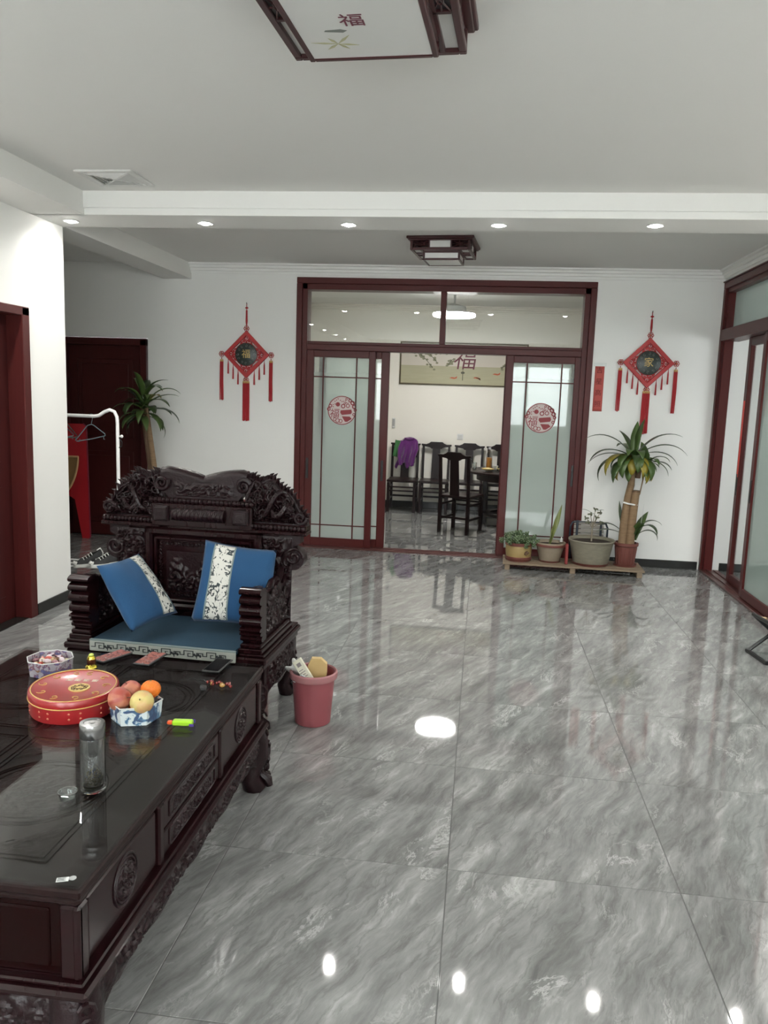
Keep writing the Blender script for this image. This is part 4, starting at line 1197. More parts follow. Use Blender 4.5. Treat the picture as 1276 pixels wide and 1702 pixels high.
MB().lathe([(0.0005, 0.0135), (0.0268, 0.0135), (0.0268, 0.020), (0.0005, 0.020)], 24).build('tea', pm('pale_tea', (0.30, 0.22, 0.08), None, 20, 0.1), t)

t = thing('tea_glass', 'small clear glass cup half hidden behind the flask', 'glass', (-1.075, 1.925, GZ), 0)
MB().lathe([(0.0005, 0.0), (0.020, 0.0), (0.022, 0.003), (0.026, 0.022), (0.0245, 0.022), (0.0205, 0.005), (0.0005, 0.004)], 28).build('cup', CLR, t)

# golden bell
t = thing('gold_bell', 'small shiny gold bell-shaped lighter behind the red tin', 'ornament', (-1.508, 2.905, GZ), 0)
GB = pm('polished_gold', (0.80, 0.66, 0.10), (0.70, 0.55, 0.08), 20, 0.12, metal=1.0)
MB().lathe([(0.0005, 0), (0.022, 0), (0.024, 0.004), (0.022, 0.010), (0.017, 0.014), (0.017, 0.040), (0.012, 0.050), (0.0005, 0.052)], 28).build('bell_body', GB, t)
MB().lathe([(0.0175, 0.018), (0.0180, 0.020), (0.0180, 0.036), (0.0175, 0.038)], 28, capb=False, capt=False).build('window_band', pm('dark_gold_band', (0.16, 0.05, 0.02), None, 20, 0.2, metal=0.6), t)
MB().ball((0, 0, 0.054), 0.010, 14, None, (1, 1, 0.7)).build('knob', pm('pale_lime_knob', (0.55, 0.65, 0.12), None, 20, 0.3), t)

# telephones
SCR = print_mat('phone_picture', (0.34, 0.14, 0.12), (0.11, 0.028, 0.03), 30, 0.5, 0.12, (0.42, 0.27, 0.25))
SCB = pm('black_phone_glass', (0.006, 0.006, 0.007), None, 20, 0.08)


def phone(cx, cy, rz, label, screen):
    t = thing('mobile_phone', label, 'phone', (cx, cy, GZ), rz, 'phones lying on the tea table')
    MB().box(-0.0365, 0.0365, -0.079, 0.079, 0, 0.0085, 0.0025).build('case', MAT['black'], t)
    MB().box(-0.0315, 0.0315, -0.073, 0.073, 0.0085, 0.0092, 0.0004).build('screen', screen, t)
    for k in range(2): MB().lathe([(0.0005, 0.0092), (0.003, 0.0092), (0.003, 0.0095), (0.0005, 0.0095)], 10, c=(-0.004 + 0.008 * k, 0.071, 0)).build('camera_hole', MAT['black'], t)


phone(-1.488, 3.045, -0.42, 'phone with pink lit picture, leftmost by the chair', SCR)
phone(-1.322, 3.048, -0.10, 'phone with reddish picture, middle of the three', SCR)
phone(-1.026, 3.028, -0.06, 'black phone with dark screen at the table corner', SCB)

# toy
t = thing('toy_lighter', 'lime green plastic toy with orange tip lying by the table edge', 'toy', (-0.955, 2.445, GZ), 0.12)
LIME = pm('lime_plastic', (0.36, 0.68, 0.03), None, 20, 0.35); ORG = pm('orange_plastic', (0.80, 0.11, 0.03), None, 20, 0.35); PUR = pm('purple_plastic', (0.08, 0.045, 0.25), None, 20, 0.4)
MB().box(-0.028, 0.040, -0.013, 0.013, 0.002, 0.020, 0.004).build('toy_body', LIME, t)
MB().box(-0.046, -0.028, -0.008, 0.008, 0.004, 0.016, 0.003).build('tip', ORG, t)
MB().box(-0.022, 0.045, 0.013, 0.017, 0.004, 0.018, 0.002).box(0.030, 0.046, -0.014, -0.0125, 0.002, 0.012, 0.001).build('trim', PUR, t)

# bead pendant with clasp
t = thing('bead_pendant', 'string of dark red and amber beads lying near the black phone', 'beads', (-0.955, 2.835, GZ), 0)
RB_ = pm('dark_red_bead', (0.16, 0.012, 0.010), None, 20, 0.15, coat=0.5); AM = pm('amber_bead', (0.36, 0.20, 0.05), None, 20, 0.15, coat=0.5)
rnd = random.Random(12)
for k in range(14):
    tt_ = k / 13
    MB().ball((-0.045 + 0.10 * tt_ + rnd.uniform(-.004, .004), 0.014 * math.sin(k * 1.3) - 0.012 * tt_, 0.0065), 0.0065 if k != 8 else 0.010, 10, None, (1, 1, 1)).build('bead', AM if k in (3, 8, 9) else RB_, t)
MB().tube([(-0.045, 0, 0.003), (-0.07, 0.03, 0.003), (-0.12, 0.035, 0.003), (-0.16, 0.01, 0.003)], 0.0015, 6).build('cord', MAT['black'], t)
t = thing('black_clasp', 'small black metal clasp lying beside the bead string', 'clasp', (-0.995, 2.772, GZ), 0.3)
MB().box(-0.012, 0.012, -0.016, 0.016, 0, 0.014, 0.003).build('clasp_body', MAT['black'], t)
MB().box(-0.006, 0.006, -0.010, 0.004, 0.014, 0.0152, 0.0004).build('clasp_plate', MAT['chrome'], t)
# sticker and water drops on the glass
t = thing('glass_label', 'small white printed label stuck on the glass corner', 'label', (-0.898, 1.582, GZ), 0.35)
MB().box(-0.017, 0.010, -0.008, 0.008, 0.0002, 0.0010).build('paper', PAPW, t)
mb = MB()
for k in range(5): mb.box(-0.015, 0.004 - 0.004 * (k % 2), -0.006 + k * 0.0028, -0.0048 + k * 0.0028, 0.0010, 0.0012)
mb.build('print', INK, t)
MB().lathe([(0.0005, 0.0002), (0.0085, 0.0002), (0.0085, 0.0010), (0.0005, 0.0010)], 14, c=(0.018, 0.002, 0)).build('seal', pm('grey_seal', (0.35, 0.36, 0.36), None, 20, 0.4), t)

# ------------------------------------------------------------------ waste bin with rubbish
PINK = pm('dusty_pink_plastic', (0.26, 0.066, 0.078), (0.235, 0.058, 0.068), 6, 0.45)
bx, by = -0.783, 3.795
t = thing('waste_bin', 'dusty pink plastic waste bin beside the carved armchair', 'bin', (bx, by, 0))
MB().lathe([(0.0005, 0.0), (0.086, 0.0), (0.090, 0.004), (0.108, 0.245), (0.108, 0.262), (0.104, 0.262), (0.104, 0.245), (0.086, 0.010), (0.0005, 0.008)], 40).build('bucket', PINK, t)
MB().lathe([(0.108, 0.232), (0.119, 0.236), (0.122, 0.246), (0.121, 0.266), (0.114, 0.272), (0.108, 0.266)], 40, capb=False, capt=False).build('rim', pm('worn_pink_rim', (0.36, 0.13, 0.14), (0.31, 0.16, 0.16), 50, 0.5), t)
o = MB().box(-0.024, 0.024, -0.012, 0.012, -0.12, 0.10, 0.002).build('carton', pm('cream_carton', (0.70, 0.68, 0.55), None, 20, 0.6))
o.location = (bx - 0.025, by - 0.035, 0.245); o.rotation_euler = (-0.25, -0.62, 0.15); tag(o, 'long cream printed carton sticking out of the bin', 'carton')
mb = MB()
for k in range(9): mb.box(-0.018, 0.006 + 0.006 * (k % 2), -0.0126, -0.0119, -0.055 + k * 0.012, -0.051 + k * 0.012)
mb.box(-0.012, 0.010, -0.0127, -0.0119, 0.062, 0.082)
p = mb.build('print', pm('grey_print', (0.25, 0.22, 0.22), None, 30, 0.7), o)
o = MB().prism([(-0.05, -0.10), (0.045, -0.10), (0.05, 0.0), (0.045, 0.05), (0.012, 0.075), (-0.035, 0.07), (-0.05, 0.03)], -0.012, 0.012, 'y').build('biscuit_pack', pm('tan_wrapper', (0.55, 0.38, 0.16), (0.62, 0.46, 0.22), 20, 0.5))
o.location = (bx + 0.012, by + 0.035, 0.255); o.rotation_euler = (0.15, 0.1, 0.1); tag(o, 'tan biscuit packet standing upright in the bin', 'packet')
o = MB().prism([(-0.03, -0.05), (0.03, -0.05), (0.032, 0.03), (-0.02, 0.045)], -0.004, 0.004, 'y').build('paper_scrap', pm('pale_paper', (0.60, 0.66, 0.66), None, 20, 0.7))
o.location = (bx - 0.045, by - 0.055, 0.225); o.rotation_euler = (0.5, -0.9, 0); tag(o, 'folded pale paper scrap at the left inside the bin', 'paper')
o = MB().prism([(-0.03, -0.015), (0.03, -0.02), (0.035, 0.018), (-0.028, 0.015)], -0.004, 0.004, 'y').build('pink_tissue', pm('pink_tissue', (0.65, 0.38, 0.38), None, 20, 0.8))
o.location = (bx + 0.045, by - 0.045, 0.225); o.rotation_euler = (1.0, -0.3, 0.2); tag(o, 'crumpled pink tissue at the right inside the bin', 'tissue')
mb = MB(); rnd = random.Random(8)
mb.lathe([(0.0005, 0.03), (0.084, 0.03), (0.090, 0.125), (0.05, 0.140), (0.0005, 0.145)], 24)
mb.v = [(x * (1 + rnd.uniform(-.06, .0)), y * (1 + rnd.uniform(-.06, .0)), z + rnd.uniform(-.01, .01)) for x, y, z in mb.v]
o = mb.build('rubbish', print_mat('mixed_rubbish', (0.10, 0.12, 0.10), (0.35, 0.36, 0.33), 24, 0.55, 0.7)); o.location = (bx, by, 0); tag(o, 'mixed rubbish filling the pink bin', 'rubbish'); o['kind'] = 'stuff'
o = MB().grid(lambda u, v: (-0.035 + 0.07 * u, 0.012 * math.sin(u * 5 + v * 3), 0.11 * v - 0.02 + 0.01 * math.sin(u * 9)), 8, 8).build('plastic_wrapper', pm('grey_clear_wrap', (0.42, 0.42, 0.40), (0.6, 0.6, 0.58), 20, 0.25))
o.modifiers.new('film', 'SOLIDIFY').thickness = 0.0015
o.location = (bx - 0.062, by + 0.005, 0.235); o.rotation_euler = (0.1, -0.75, 0.3); tag(o, 'crumpled grey wrapper leaning out of the bin to the left', 'wrapper')
# ------------------------------------------------------------------ hanging knots on the back wall
WY = YB        # wall plane
JADE = pm('dark_jade_disc', (0.030, 0.042, 0.036), (0.020, 0.028, 0.024), 40, 0.35)
BEAD = pm('coral_bead', (0.55, 0.10, 0.05), (0.6, 0.2, 0.1), 40, 0.3)


def tassel(mb, x, y, z0, z1, wdt, n, rnd):
    """a hanging bunch of threads, flat bundle with a ragged end"""
    for k in range(n):
        xo = x - wdt / 2 + wdt * (k + 0.5) / n
        r = wdt / n * 0.62
        zb = z1 + rnd.uniform(0, 0.012)
        mb.tube([(xo, y, z0), (xo + rnd.uniform(-.002, .002), y - 0.003, (z0 + z1) / 2), (xo + rnd.uniform(-.004, .004), y, zb)], [r * 0.9, r, r * 0.92], 6)
    return mb


def knot(x, zc, char, label, drop):
    t = thing('hanging_knot', label, 'wall hanging', (x, WY - 0.004, zc), 0, 'red knot wall hangings')
    rnd = random.Random(int(x * 100))
    HD = 0.250
    # diamond border: four bars
    for k in range(4):
        m = Matrix.Rotation(k * PI / 2, 4, 'Y')
        # bar from top corner to right corner
        mb = MB()
        p, q = Vector((0, 0, HD)), Vector((HD, 0, 0))
        d = (q - p).normalized(); nn = Vector((-d.z, 0, d.x)); nn = nn if nn.dot(-p) > 0 else -nn
        quad = [p, q, q + nn * 0.040 - d * 0.040, p + nn * 0.040 + d * 0.040]
        quad2 = [p + nn * 0.004 + d * 0.004, q + nn * 0.004 - d * 0.004, q + nn * 0.036 - d * 0.036, p + nn * 0.036 + d * 0.036]
        vs = [(v.x, -0.022, v.z) for v in quad2] + [(v.x, -0.016, v.z) for v in quad] + [(v.x, -0.002, v.z) for v in quad]
        fs = [(0, 1, 2, 3), (11, 10, 9, 8)]
        for i in range(4):
            j = (i + 1) % 4
            fs += [(4 + i, 4 + j, j, i), (8 + i, 8 + j, 4 + j, 4 + i)]
        mb.add(vs, fs, m)
        mb.build('border_bar', MAT['redbright'], t, 20)
        # openwork filigree in the corner
        mb = MB()
        for i, (sx, sz, r) in enumerate(((0, 0.168, 0.026), (0.030, 0.142, 0.018), (-0.030, 0.142, 0.018), (0.052, 0.112, 0.014), (-0.052, 0.112, 0.014))):
            mb.tube(spiral(sx, sz, r, 1.3, i, 1 if i % 2 else -1, -0.010, 16), 0.0055, 6, m)
        mb.tube([(-0.060, -0.010, 0.125), (0, -0.012, 0.150), (0.060, -0.010, 0.125)], 0.006, 6, m)
        mb.tube([(0, -0.010, 0.14), (0, -0.010, 0.115)], 0.010, 6, m)
        mb.build('filigree', MAT['redbright'], t)
    # rosettes on the corners
    for (cx, cz) in ((0, HD + 0.018), (HD + 0.018, 0), (-HD - 0.018, 0), (0, -HD - 0.012)):
        mb = MB()
        for i in range(6):
            a = i * PI / 3
            mb.tube([(cx + 0.018 * math.cos(a) + 0.011 * math.cos(b), -0.012, cz + 0.018 * math.sin(a) + 0.011 * math.sin(b)) for b in [2 * PI * j / 8 for j in range(9)]], 0.0038, 5)
        r_ = mb.build('rosette', MAT['redbright'], t)
        MB().ball((cx, -0.018, cz), 0.010, 10).build('bead', BEAD, r_)
    # medallion
    md = MB().lathe([(0.0005, 0.0), (0.118, 0.0), (0.120, 0.004), (0.120, 0.014), (0.114, 0.018), (0.0005, 0.018)], 36, Matrix.Translation((0, -0.004, 0)) @ Matrix.Rotation(PI / 2, 4, 'X')).build('medallion', JADE, t)
    mb = MB()
    mb.tube([(0.121 * math.cos(a), -0.016, 0.121 * math.sin(a)) for a in [2 * PI * i / 40 for i in range(41)]], 0.004, 6)
    mb.build('medallion_rim', MAT['redbright'], md)
    mb = MB()
    for i in range(12):
        a = i * PI / 6
        mb.tube(spiral(0.088 * math.cos(a), 0.088 * math.sin(a), 0.015, 1.0, a, (-1) ** i, -0.022, 10), 0.0022, 5)
    mb.build('medallion_pattern', pm('grey_relief', (0.22, 0.24, 0.22), None, 40, 0.4), md)
    me = text_mesh(char, 0.098, MAT['goldpaint'], 0.0015)
    link_mesh('character', me, md, (0, -0.0235, 0), (PI / 2, 0, 0))
    # hanging cord, upper tassel, hook
    zt_ = 2.57 - zc
    MB().tube([(0, -0.010, HD + 0.030), (0, -0.010, zt_ - 0.01)], 0.004, 6).build('cord', MAT['red'], t)
    MB().tube([(0, -0.010, HD + 0.05), (0, -0.010, HD + 0.09), (0, -0.010, zt_ - 0.085), (0, -0.010, zt_ - 0.075)], [0.006, 0.011, 0.009, 0.004], 8).build('cord_tassel', MAT['red'], t)
    MB().ball((0, -0.010, zt_ - 0.055), 0.012, 8).ball((0.011, -0.010, zt_ - 0.055), 0.007, 6).ball((-0.011, -0.010, zt_ - 0.055), 0.007, 6).build('cord_knot', MAT['red'], t)
    MB().tube([(0, 0, zt_ - 0.012), (0, -0.016, zt_ - 0.014), (0, -0.018, zt_)], 0.004, 6).build('hook', MAT['chrome'], t)
    # tassels
    for (tx, z0, z1, wd, n) in ((0, -HD - 0.038, drop - zc, 0.074, 9), (-HD - 0.018, -0.068, -0.490, 0.038, 5), (HD + 0.018, -0.068, -0.490, 0.038, 5)):
        tb = tassel(MB(), tx, -0.012, z0, z1, wd, n, rnd).build('tassel', MAT['red'], t)
        mb = MB()
        for i in range(max(3, n // 2 + 1)):
            nn_ = max(3, n // 2 + 1)
            mb.lathe([(wd / nn_ * 0.40, 0), (wd / nn_ * 0.48, -0.018), (wd / nn_ * 0.48, -0.024)], 8, c=(tx - wd / 2 + wd * (i + 0.5) / nn_, -0.012, z0 + 0.012))
        mb.build('gold_caps', MAT['goldpaint'], tb)
        MB().tube([(tx, -0.012, z0 + 0.010), (tx, -0.012, z0 + 0.034)], 0.004, 5).build('tassel_cord', MAT['red'], tb)
    for sx in (-1, 1):
        for i, f in enumerate((0.20, 0.42, 0.64)):
            px = sx * HD * (1 - f) * 0.98; pz = -HD * f
            MB().tube([(px, -0.012, pz + 0.01), (px, -0.012, pz - 0.02), (px, -0.012, pz - 0.06), (px, -0.012, pz - 0.155)], [0.0025, 0.003, 0.0075, 0.009], 7).build('small_tassel', MAT['red'], t)
    return t


knot(-2.508, 2.035, '福', 'red diamond knot hanging with black disc reading 福, left of the sliding door', 1.335)
knot(1.609, 2.065, '家', 'red diamond knot hanging with grey disc reading 家, right of the sliding door', 1.357)

# red paper strip
t = thing('paper_strip', 'narrow red paper strip with 吉星高照 taped beside the sliding door', 'paper strip', (1.143, WY, 1.807), 0)
PR = pm('faded_red_paper', (0.50, 0.095, 0.075), (0.44, 0.075, 0.065), 12, 0.7)
MB().grid(lambda u, v: (-0.046 + 0.092 * u, -0.003 - 0.003 * math.sin(PI * u) * math.sin(5 * v), -0.236 + 0.472 * v), 4, 10).build('paper', PR, t).modifiers.new('sheet', 'SOLIDIFY').thickness = 0.0008
RK = pm('dark_red_ink', (0.13, 0.008, 0.008), None, 30, 0.7)
for i, ch in enumerate('吉星高照'):
    link_mesh('character', text_mesh(ch, 0.066, RK, 0.0004), t, (-0.002, -0.0078, 0.170 - 0.112 * i), (PI / 2, 0, 0))
MB().box(-0.062, 0.062, -0.0085, -0.0065, 0.212, 0.246).build('tape', pm('clear_tape', (0.78, 0.80, 0.77), None, 20, 0.2), t)

# ------------------------------------------------------------------ round 福 stickers on the sliding panes
STK = pm('red_window_film', (0.27, 0.020, 0.030), (0.22, 0.016, 0.024), 10, 0.5)
PALE = pm('pale_pink_film', (0.62, 0.52, 0.50), (0.58, 0.47, 0.46), 12, 0.6)


def flat_ring(mb, cx, cz, r0, r1, y, n=32):
    vs = []; fs = []
    for k in range(n):
        a = 2 * PI * k / n
        for r in (r0, r1):
            for yy in (y, y - 0.0008): vs.append((cx + r * math.cos(a), yy, cz + r * math.sin(a)))
    for k in range(n):
        a, b = 4 * k, 4 * ((k + 1) % n)
        fs += [(a + 1, b + 1, b + 3, a + 3), (a, a + 2, b + 2, b), (a, b, b + 1, a + 1), (a + 2, a + 3, b + 3, b + 2)]
    return mb.add(vs, fs)


def sticker(x, z, label):
    t = thing('window_sticker', label, 'sticker', (x, 8.3535, z), 0, 'round window stickers')
    MB().lathe([(0.0005, 0), (0.146, 0), (0.146, 0.0006), (0.0005, 0.0006)], 40, Matrix.Rotation(PI / 2, 4, 'X')).build('backing', PALE, t)
    y = -0.0010
    flat_ring(MB(), 0, 0, 0.143, 0.152, y, 48).build('ring', STK, t)
    mb = MB()
    for (cx, cz, r) in ((0.085, 0.105, 0.020), (0.112, 0.080, 0.024), (0.130, 0.042, 0.024), (0.142, 0.008, 0.018), (-0.125, 0.045, 0.020), (-0.142, 0.010, 0.020), (0.045, 0.118, 0.013), (0.030, 0.075, 0.013), (0.128, -0.040, 0.016)):
        flat_ring(mb, cx, cz, r * 0.5, r, y, 10)
    mb.build('flowers', STK, t)['kind'] = 'stuff'
    mb = MB()
    mb.lathe([(0.0005, 0), (0.024, 0), (0.024, 0.0008), (0.0005, 0.0008)], 8, Matrix.Translation((-0.045, y, 0.062)) @ Matrix.Rotation(PI / 2, 4, 'X'))
    mb.build('lantern_shape', STK, t)
    # drum-like bundle and clouds
    MB().prism([(-0.015, 0.0), (0.10, 0.012), (0.108, -0.015), (0.098, -0.035), (0.0, -0.048), (-0.018, -0.025)], y, y - 0.0008, 'y').build('drum_shape', STK, t)
    MB().prism([(0.0, -0.062), (0.085, -0.062), (0.108, -0.085), (0.06, -0.118), (0.035, -0.118)], y, y - 0.0008, 'y').build('tray_shape', STK, t)
    mb = MB()
    flat_ring(mb, -0.045, -0.108, 0.016, 0.023, y, 16); flat_ring(mb, -0.012, -0.112, 0.014, 0.021, y, 16); flat_ring(mb, -0.075, -0.095, 0.012, 0.018, y, 16)
    flat_ring(mb, 0.012, 0.045, 0.014, 0.024, y, 12); flat_ring(mb, 0.062, 0.050, 0.014, 0.022, y, 12)
    mb.build('clouds', STK, t)['kind'] = 'stuff'
    mb = MB()
    rnd = random.Random(4)
    for k in range(12):
        a = 0.9 + k * 0.17; r = rnd.uniform(0.09, 0.13)
        mb.lathe([(0.0005, 0), (0.006, 0), (0.006, 0.0008), (0.0005, 0.0008)], 6, Matrix.Translation((r * math.cos(a), y, r * math.sin(a))) @ Matrix.Rotation(PI / 2, 4, 'X'))
    mb.build('dots', STK, t)['kind'] = 'stuff'
    link_mesh('character', text_mesh('福', 0.105, STK, 0.0006, shear=0.1), t, (-0.080, y - 0.0006, -0.040), (PI / 2, 0, 0.0))
    return t


sticker(-1.480, 1.485, 'round red paper-cut sticker reading 福 on the left sliding pane')
sticker(0.590, 1.482, 'round red paper-cut sticker reading 福 on the right sliding pane')

# ------------------------------------------------------------------ ceiling lamps
LW, LP = MAT['lampwood'], MAT['lamppanel']


def lattice(mb, o, ux, uz, w_, h_, th=0.005):
    """fretwork panel in the plane spanned by ux (width) and uz (height), centred at o"""
    o, ux, uz = Vector(o), Vector(ux), Vector(uz)

    def bar(a, b):
        p = o + ux * a[0] * w_ / 2 + uz * a[1] * h_ / 2; q = o + ux * b[0] * w_ / 2 + uz * b[1] * h_ / 2
        mb.tube([p, q], th, 4)
    for s_ in (-1, 1):
        bar((s_, -1), (s_ * 0.35, -0.35)); bar((s_, 1), (s_ * 0.35, 0.35)); bar((s_, 0), (s_ * 0.45, 0)); bar((0, s_), (0, s_ * 0.45))
    for k in range(8):
        a, b = 2 * PI * k / 8, 2 * PI * (k + 1) / 8
        bar((0.45 * math.cos(a), 0.45 * math.sin(a)), (0.45 * math.cos(b), 0.45 * math.sin(b)))
    bar((-0.35, -0.35), (0.35, 0.35)); bar((0.35, -0.35), (-0.35, 0.35))


def lantern(name, label, loc, rz, tx, ty, mx_, my_, lx, ly, z1, z2, f, char):
    """top plate half size (tx,ty); middle frame (mx_,my_) down to z1; lower tray (lx,ly) down to z2"""
    t = thing(name, label, 'ceiling lamp', loc, rz, 'square wooden ceiling lamps')
    MB().box(-tx, tx, -ty, ty, -0.022, 0, 0.004).box(-tx + 0.012, tx - 0.012, -ty + 0.012, ty - 0.012, -0.034, -0.022, 0.004).build('top_plate', LW, t)
    # middle frame: posts, rails
    fr = MB()
    for sx in (-1, 1):
        for sy in (-1, 1):
            fr.box(sx * (mx_ - f), sx * mx_, sy * (my_ - f), sy * my_, z1, -0.034, 0.003)
        fr.box(sx * (mx_ - f), sx * mx_, -my_ + f, my_ - f, z1, z1 + f, 0.003)
        fr.box(-mx_ + f, mx_ - f, sx * (my_ - f), sx * my_, z1, z1 + f, 0.003)
    fr = fr.build('frame', LW, t)
    # side panels: fretwork, white pane, fretwork
    hh = -0.034 - (z1 + f); zc = (z1 + f - 0.034) / 2
    for s_ in (-1, 1):
        for (half, axis) in ((mx_ - f, 'x'), (my_ - f, 'y')):
            other = my_ if axis == 'x' else mx_
            p = MB()
            if axis == 'x': p.box(-half * 0.40, half * 0.40, s_ * (other - 0.010), s_ * (other - 0.014), z1 + f, -0.034)
            else: p.box(s_ * (other - 0.010), s_ * (other - 0.014), -half * 0.40, half * 0.40, z1 + f, -0.034)
            p.build('white_pane', LP, t)
            for q in (-1, 1):
                b = MB()
                c = half * 0.40 * q; e = half * q
                if axis == 'x':
                    b.box(c - 0.006, c + 0.006, s_ * (other - f * 0.8), s_ * (other - 0.004), z1 + f, -0.034)
                    lattice(b, ((c + e) / 2, s_ * (other - 0.010), zc), (1, 0, 0), (0, 0, 1), half * 0.58, hh, f * 0.14)
                else:
                    b.box(s_ * (other - f * 0.8), s_ * (other - 0.004), c - 0.006, c + 0.006, z1 + f, -0.034)
                    lattice(b, (s_ * (other - 0.010), (c + e) / 2, zc), (0, 1, 0), (0, 0, 1), half * 0.58, hh, f * 0.14)
                b.build('fretwork', LW, t)
    MB().box(-mx_ + f * 0.6, mx_ - f * 0.6, -my_ + f * 0.6, my_ - f * 0.6, z1 + f * 0.55, z1 + f * 0.6).build('inner_diffuser', LP, t)
    # underside of the middle frame: white corner panes with a fretwork piece between
    for s_ in (-1, 1):
        b = MB()
        xm = (lx + mx_ - f) / 2; wd = (mx_ - f - lx)
        L_ = my_ * 0.42
        for q in (-1, 1): b.box(s_ * lx, s_ * (mx_ - f), q * L_ * 0.5 - 0.008, q * L_ * 0.5 + 0.008, z1, z1 + f * 0.6)
        b.box(s_ * (lx - 0.006), s_ * (lx + 0.012), -my_ + f, my_ - f, z1, z1 + f * 0.6)
        lattice(b, (s_ * xm, 0, z1 + 0.004), (1, 0, 0), (0, 1, 0), wd * 0.9, L_ * 0.9, f * 0.14)
        b.build('underside_fretwork', LW, t)
        MB().box(s_ * (lx + 0.012), s_ * (mx_ - f), -L_ * 0.5 + 0.008, L_ * 0.5 - 0.008, z1 + f * 0.35, z1 + f * 0.5).build('dark_backing', MAT['black'], t)
    # lower tray
    b = MB(); g = f * 0.75
    for sx in (-1, 1):
        b.box(sx * (lx - g), sx * lx, -ly, ly, z2, z2 + g, 0.003).box(-lx + g, lx - g, sx * (ly - g), sx * ly, z2, z2 + g, 0.003)
        for sy in (-1, 1): b.box(sx * (lx - g), sx * lx, sy * (ly - g), sy * ly, z2 + g, z1 + 0.01, 0.002)
        b.box(sx * (lx - g), sx * lx, -ly, ly, z1 - 0.006, z1 + 0.012).box(-lx + g, lx - g, sx * (ly - g), sx * ly, z1 - 0.006, z1 + 0.012)
    tr = b.build('tray_frame', LW, t)
    MB().box(-lx + g, lx - g, -ly + g, ly - g, z2 + 0.004, z2 + 0.008).build('bottom_pane', LP, t)
    for sx in (-1, 1):
        MB().box(sx * (lx - g * 0.6), sx * (lx - g * 0.5), -ly + g, ly - g, z2 + g, z1 - 0.006).build('tray_pane', LP, t)
        MB().box(-lx + g, lx - g, sx * (ly - g * 0.6), sx * (ly - g * 0.5), z2 + g, z1 - 0.006).build('tray_pane', LP, t)
    if char:
        ink = pm('plum_ink', (0.16, 0.035, 0.06), None, 20, 0.6)
        me = text_mesh(char, 0.085, ink, 0.0004)
        link_mesh('character', me, t, (-0.015, 0.0, z2 + 0.0030), (PI, 0, 0))
        leafm = pm('olive_print', (0.50, 0.48, 0.28), (0.42, 0.41, 0.26), 40, 0.6); gr = pm('grey_print_leaf', (0.20, 0.22, 0.20), None, 30, 0.6)
        mb = MB()
        for k, (a, l) in enumerate(((0.2, 0.07), (0.9, 0.05), (2.4, 0.06), (3.3, 0.09), (4.2, 0.05), (5.4, 0.08))):
            mb.prism([(-0.095, 0.155), (-0.095 + l * 0.5 * math.cos(a) - 0.006 * math.sin(a), 0.155 + l * 0.5 * math.sin(a) + 0.006 * math.cos(a)), (-0.095 + l * math.cos(a), 0.155 + l * math.sin(a)), (-0.095 + l * 0.5 * math.cos(a) + 0.006 * math.sin(a), 0.155 + l * 0.5 * math.sin(a) - 0.006 * math.cos(a))], z2 + 0.0026, z2 + 0.0034, 'z')
        mb.build('flower_print', leafm, t)
        MB().prism([(-0.12, 0.065), (-0.06, 0.075), (-0.045, 0.062), (-0.065, 0.052), (-0.115, 0.056)], z2 + 0.0026, z2 + 0.0034, 'z').build('leaf_print', gr, t)
    return t


lantern('ceiling_lantern', 'large wooden ceiling lamp with white panes and 福, nearest the camera', (-0.450, 2.62, ZC), math.radians(-3), 0.345, 0.425, 0.310, 0.395, 0.225, 0.285, -0.110, -0.160, 0.026, '福')
lantern('ceiling_lantern', 'small wooden ceiling lamp with fretwork sides, behind the dropped beam', (-0.395, 6.98, ZC), math.radians(-5), 0.277, 0.277, 0.248, 0.248, 0.155, 0.155, -0.110, -0.175, 0.022, None)

# ------------------------------------------------------------------ plants
LEAFD = pm('dark_green_leaf', (0.028, 0.055, 0.016), (0.045, 0.080, 0.022), 12, 0.35, spec=0.5)
LEAFM = pm('mid_green_leaf', (0.050, 0.095, 0.025), (0.075, 0.120, 0.030), 12, 0.35)
LEAFY = pm('yellowing_leaf', (0.36, 0.27, 0.025), (0.16, 0.15, 0.025), 9, 0.4)
BARK = pm('pale_cane_bark', (0.30, 0.20, 0.11), (0.17, 0.10, 0.055), 16, 0.8, bump=0.5, bscale=60, stretch=(1, 1, 6))
BARKD = pm('dark_cane_bark', (0.16, 0.10, 0.055), (0.09, 0.05, 0.03), 20, 0.85, bump=0.6, bscale=60)
SOIL = pm('potting_soil', (0.045, 0.030, 0.020), (0.025, 0.018, 0.012), 40, 0.95, bump=0.6, bscale=90)


def strap_leaf(base, az, length, width, rise, droop, twist=0.0, n=14, side=0.0):
    """arching sword leaf with a folded midrib"""
    mb = MB()
    base = Vector(base); d = Vector((math.cos(az), math.sin(az), 0)); s = Vector((-math.sin(az), math.cos(az), 0))
    vs = []
    el = rise; p = base.copy()
    step = length / n
    for i in range(n + 1):
        t = i / n
        w_ = width * (0.55 + 0.9 * t if t < 0.5 else 1.0) * (1 - max(0, (t - 0.5) / 0.5) ** 1.7) + 0.0012
        w_ = min(w_, width) * 1.45
        cdir = d * math.cos(el) + Vector((0, 0, 1)) * math.sin(el)
        up = -d * math.sin(el) + Vector((0, 0, 1)) * math.cos(el)
        tw = twist * t
        sv = s * math.cos(tw) + up * math.sin(tw); uv = up * math.cos(tw) - s * math.sin(tw)
        vs += [p - sv * w_ / 2 + uv * w_ * 0.10, p.copy(), p + sv * w_ / 2 + uv * w_ * 0.10]
        p = p + cdir * step + s * side * step * t
        el -= droop / n * (0.4 + 1.2 * t)
    fs = []
    for i in range(n):
        for k in range(2):
            fs.append((3 * i + k, 3 * i + k + 1, 3 * i + 4 + k, 3 * i + 3 + k))
    return mb.add(vs, fs)


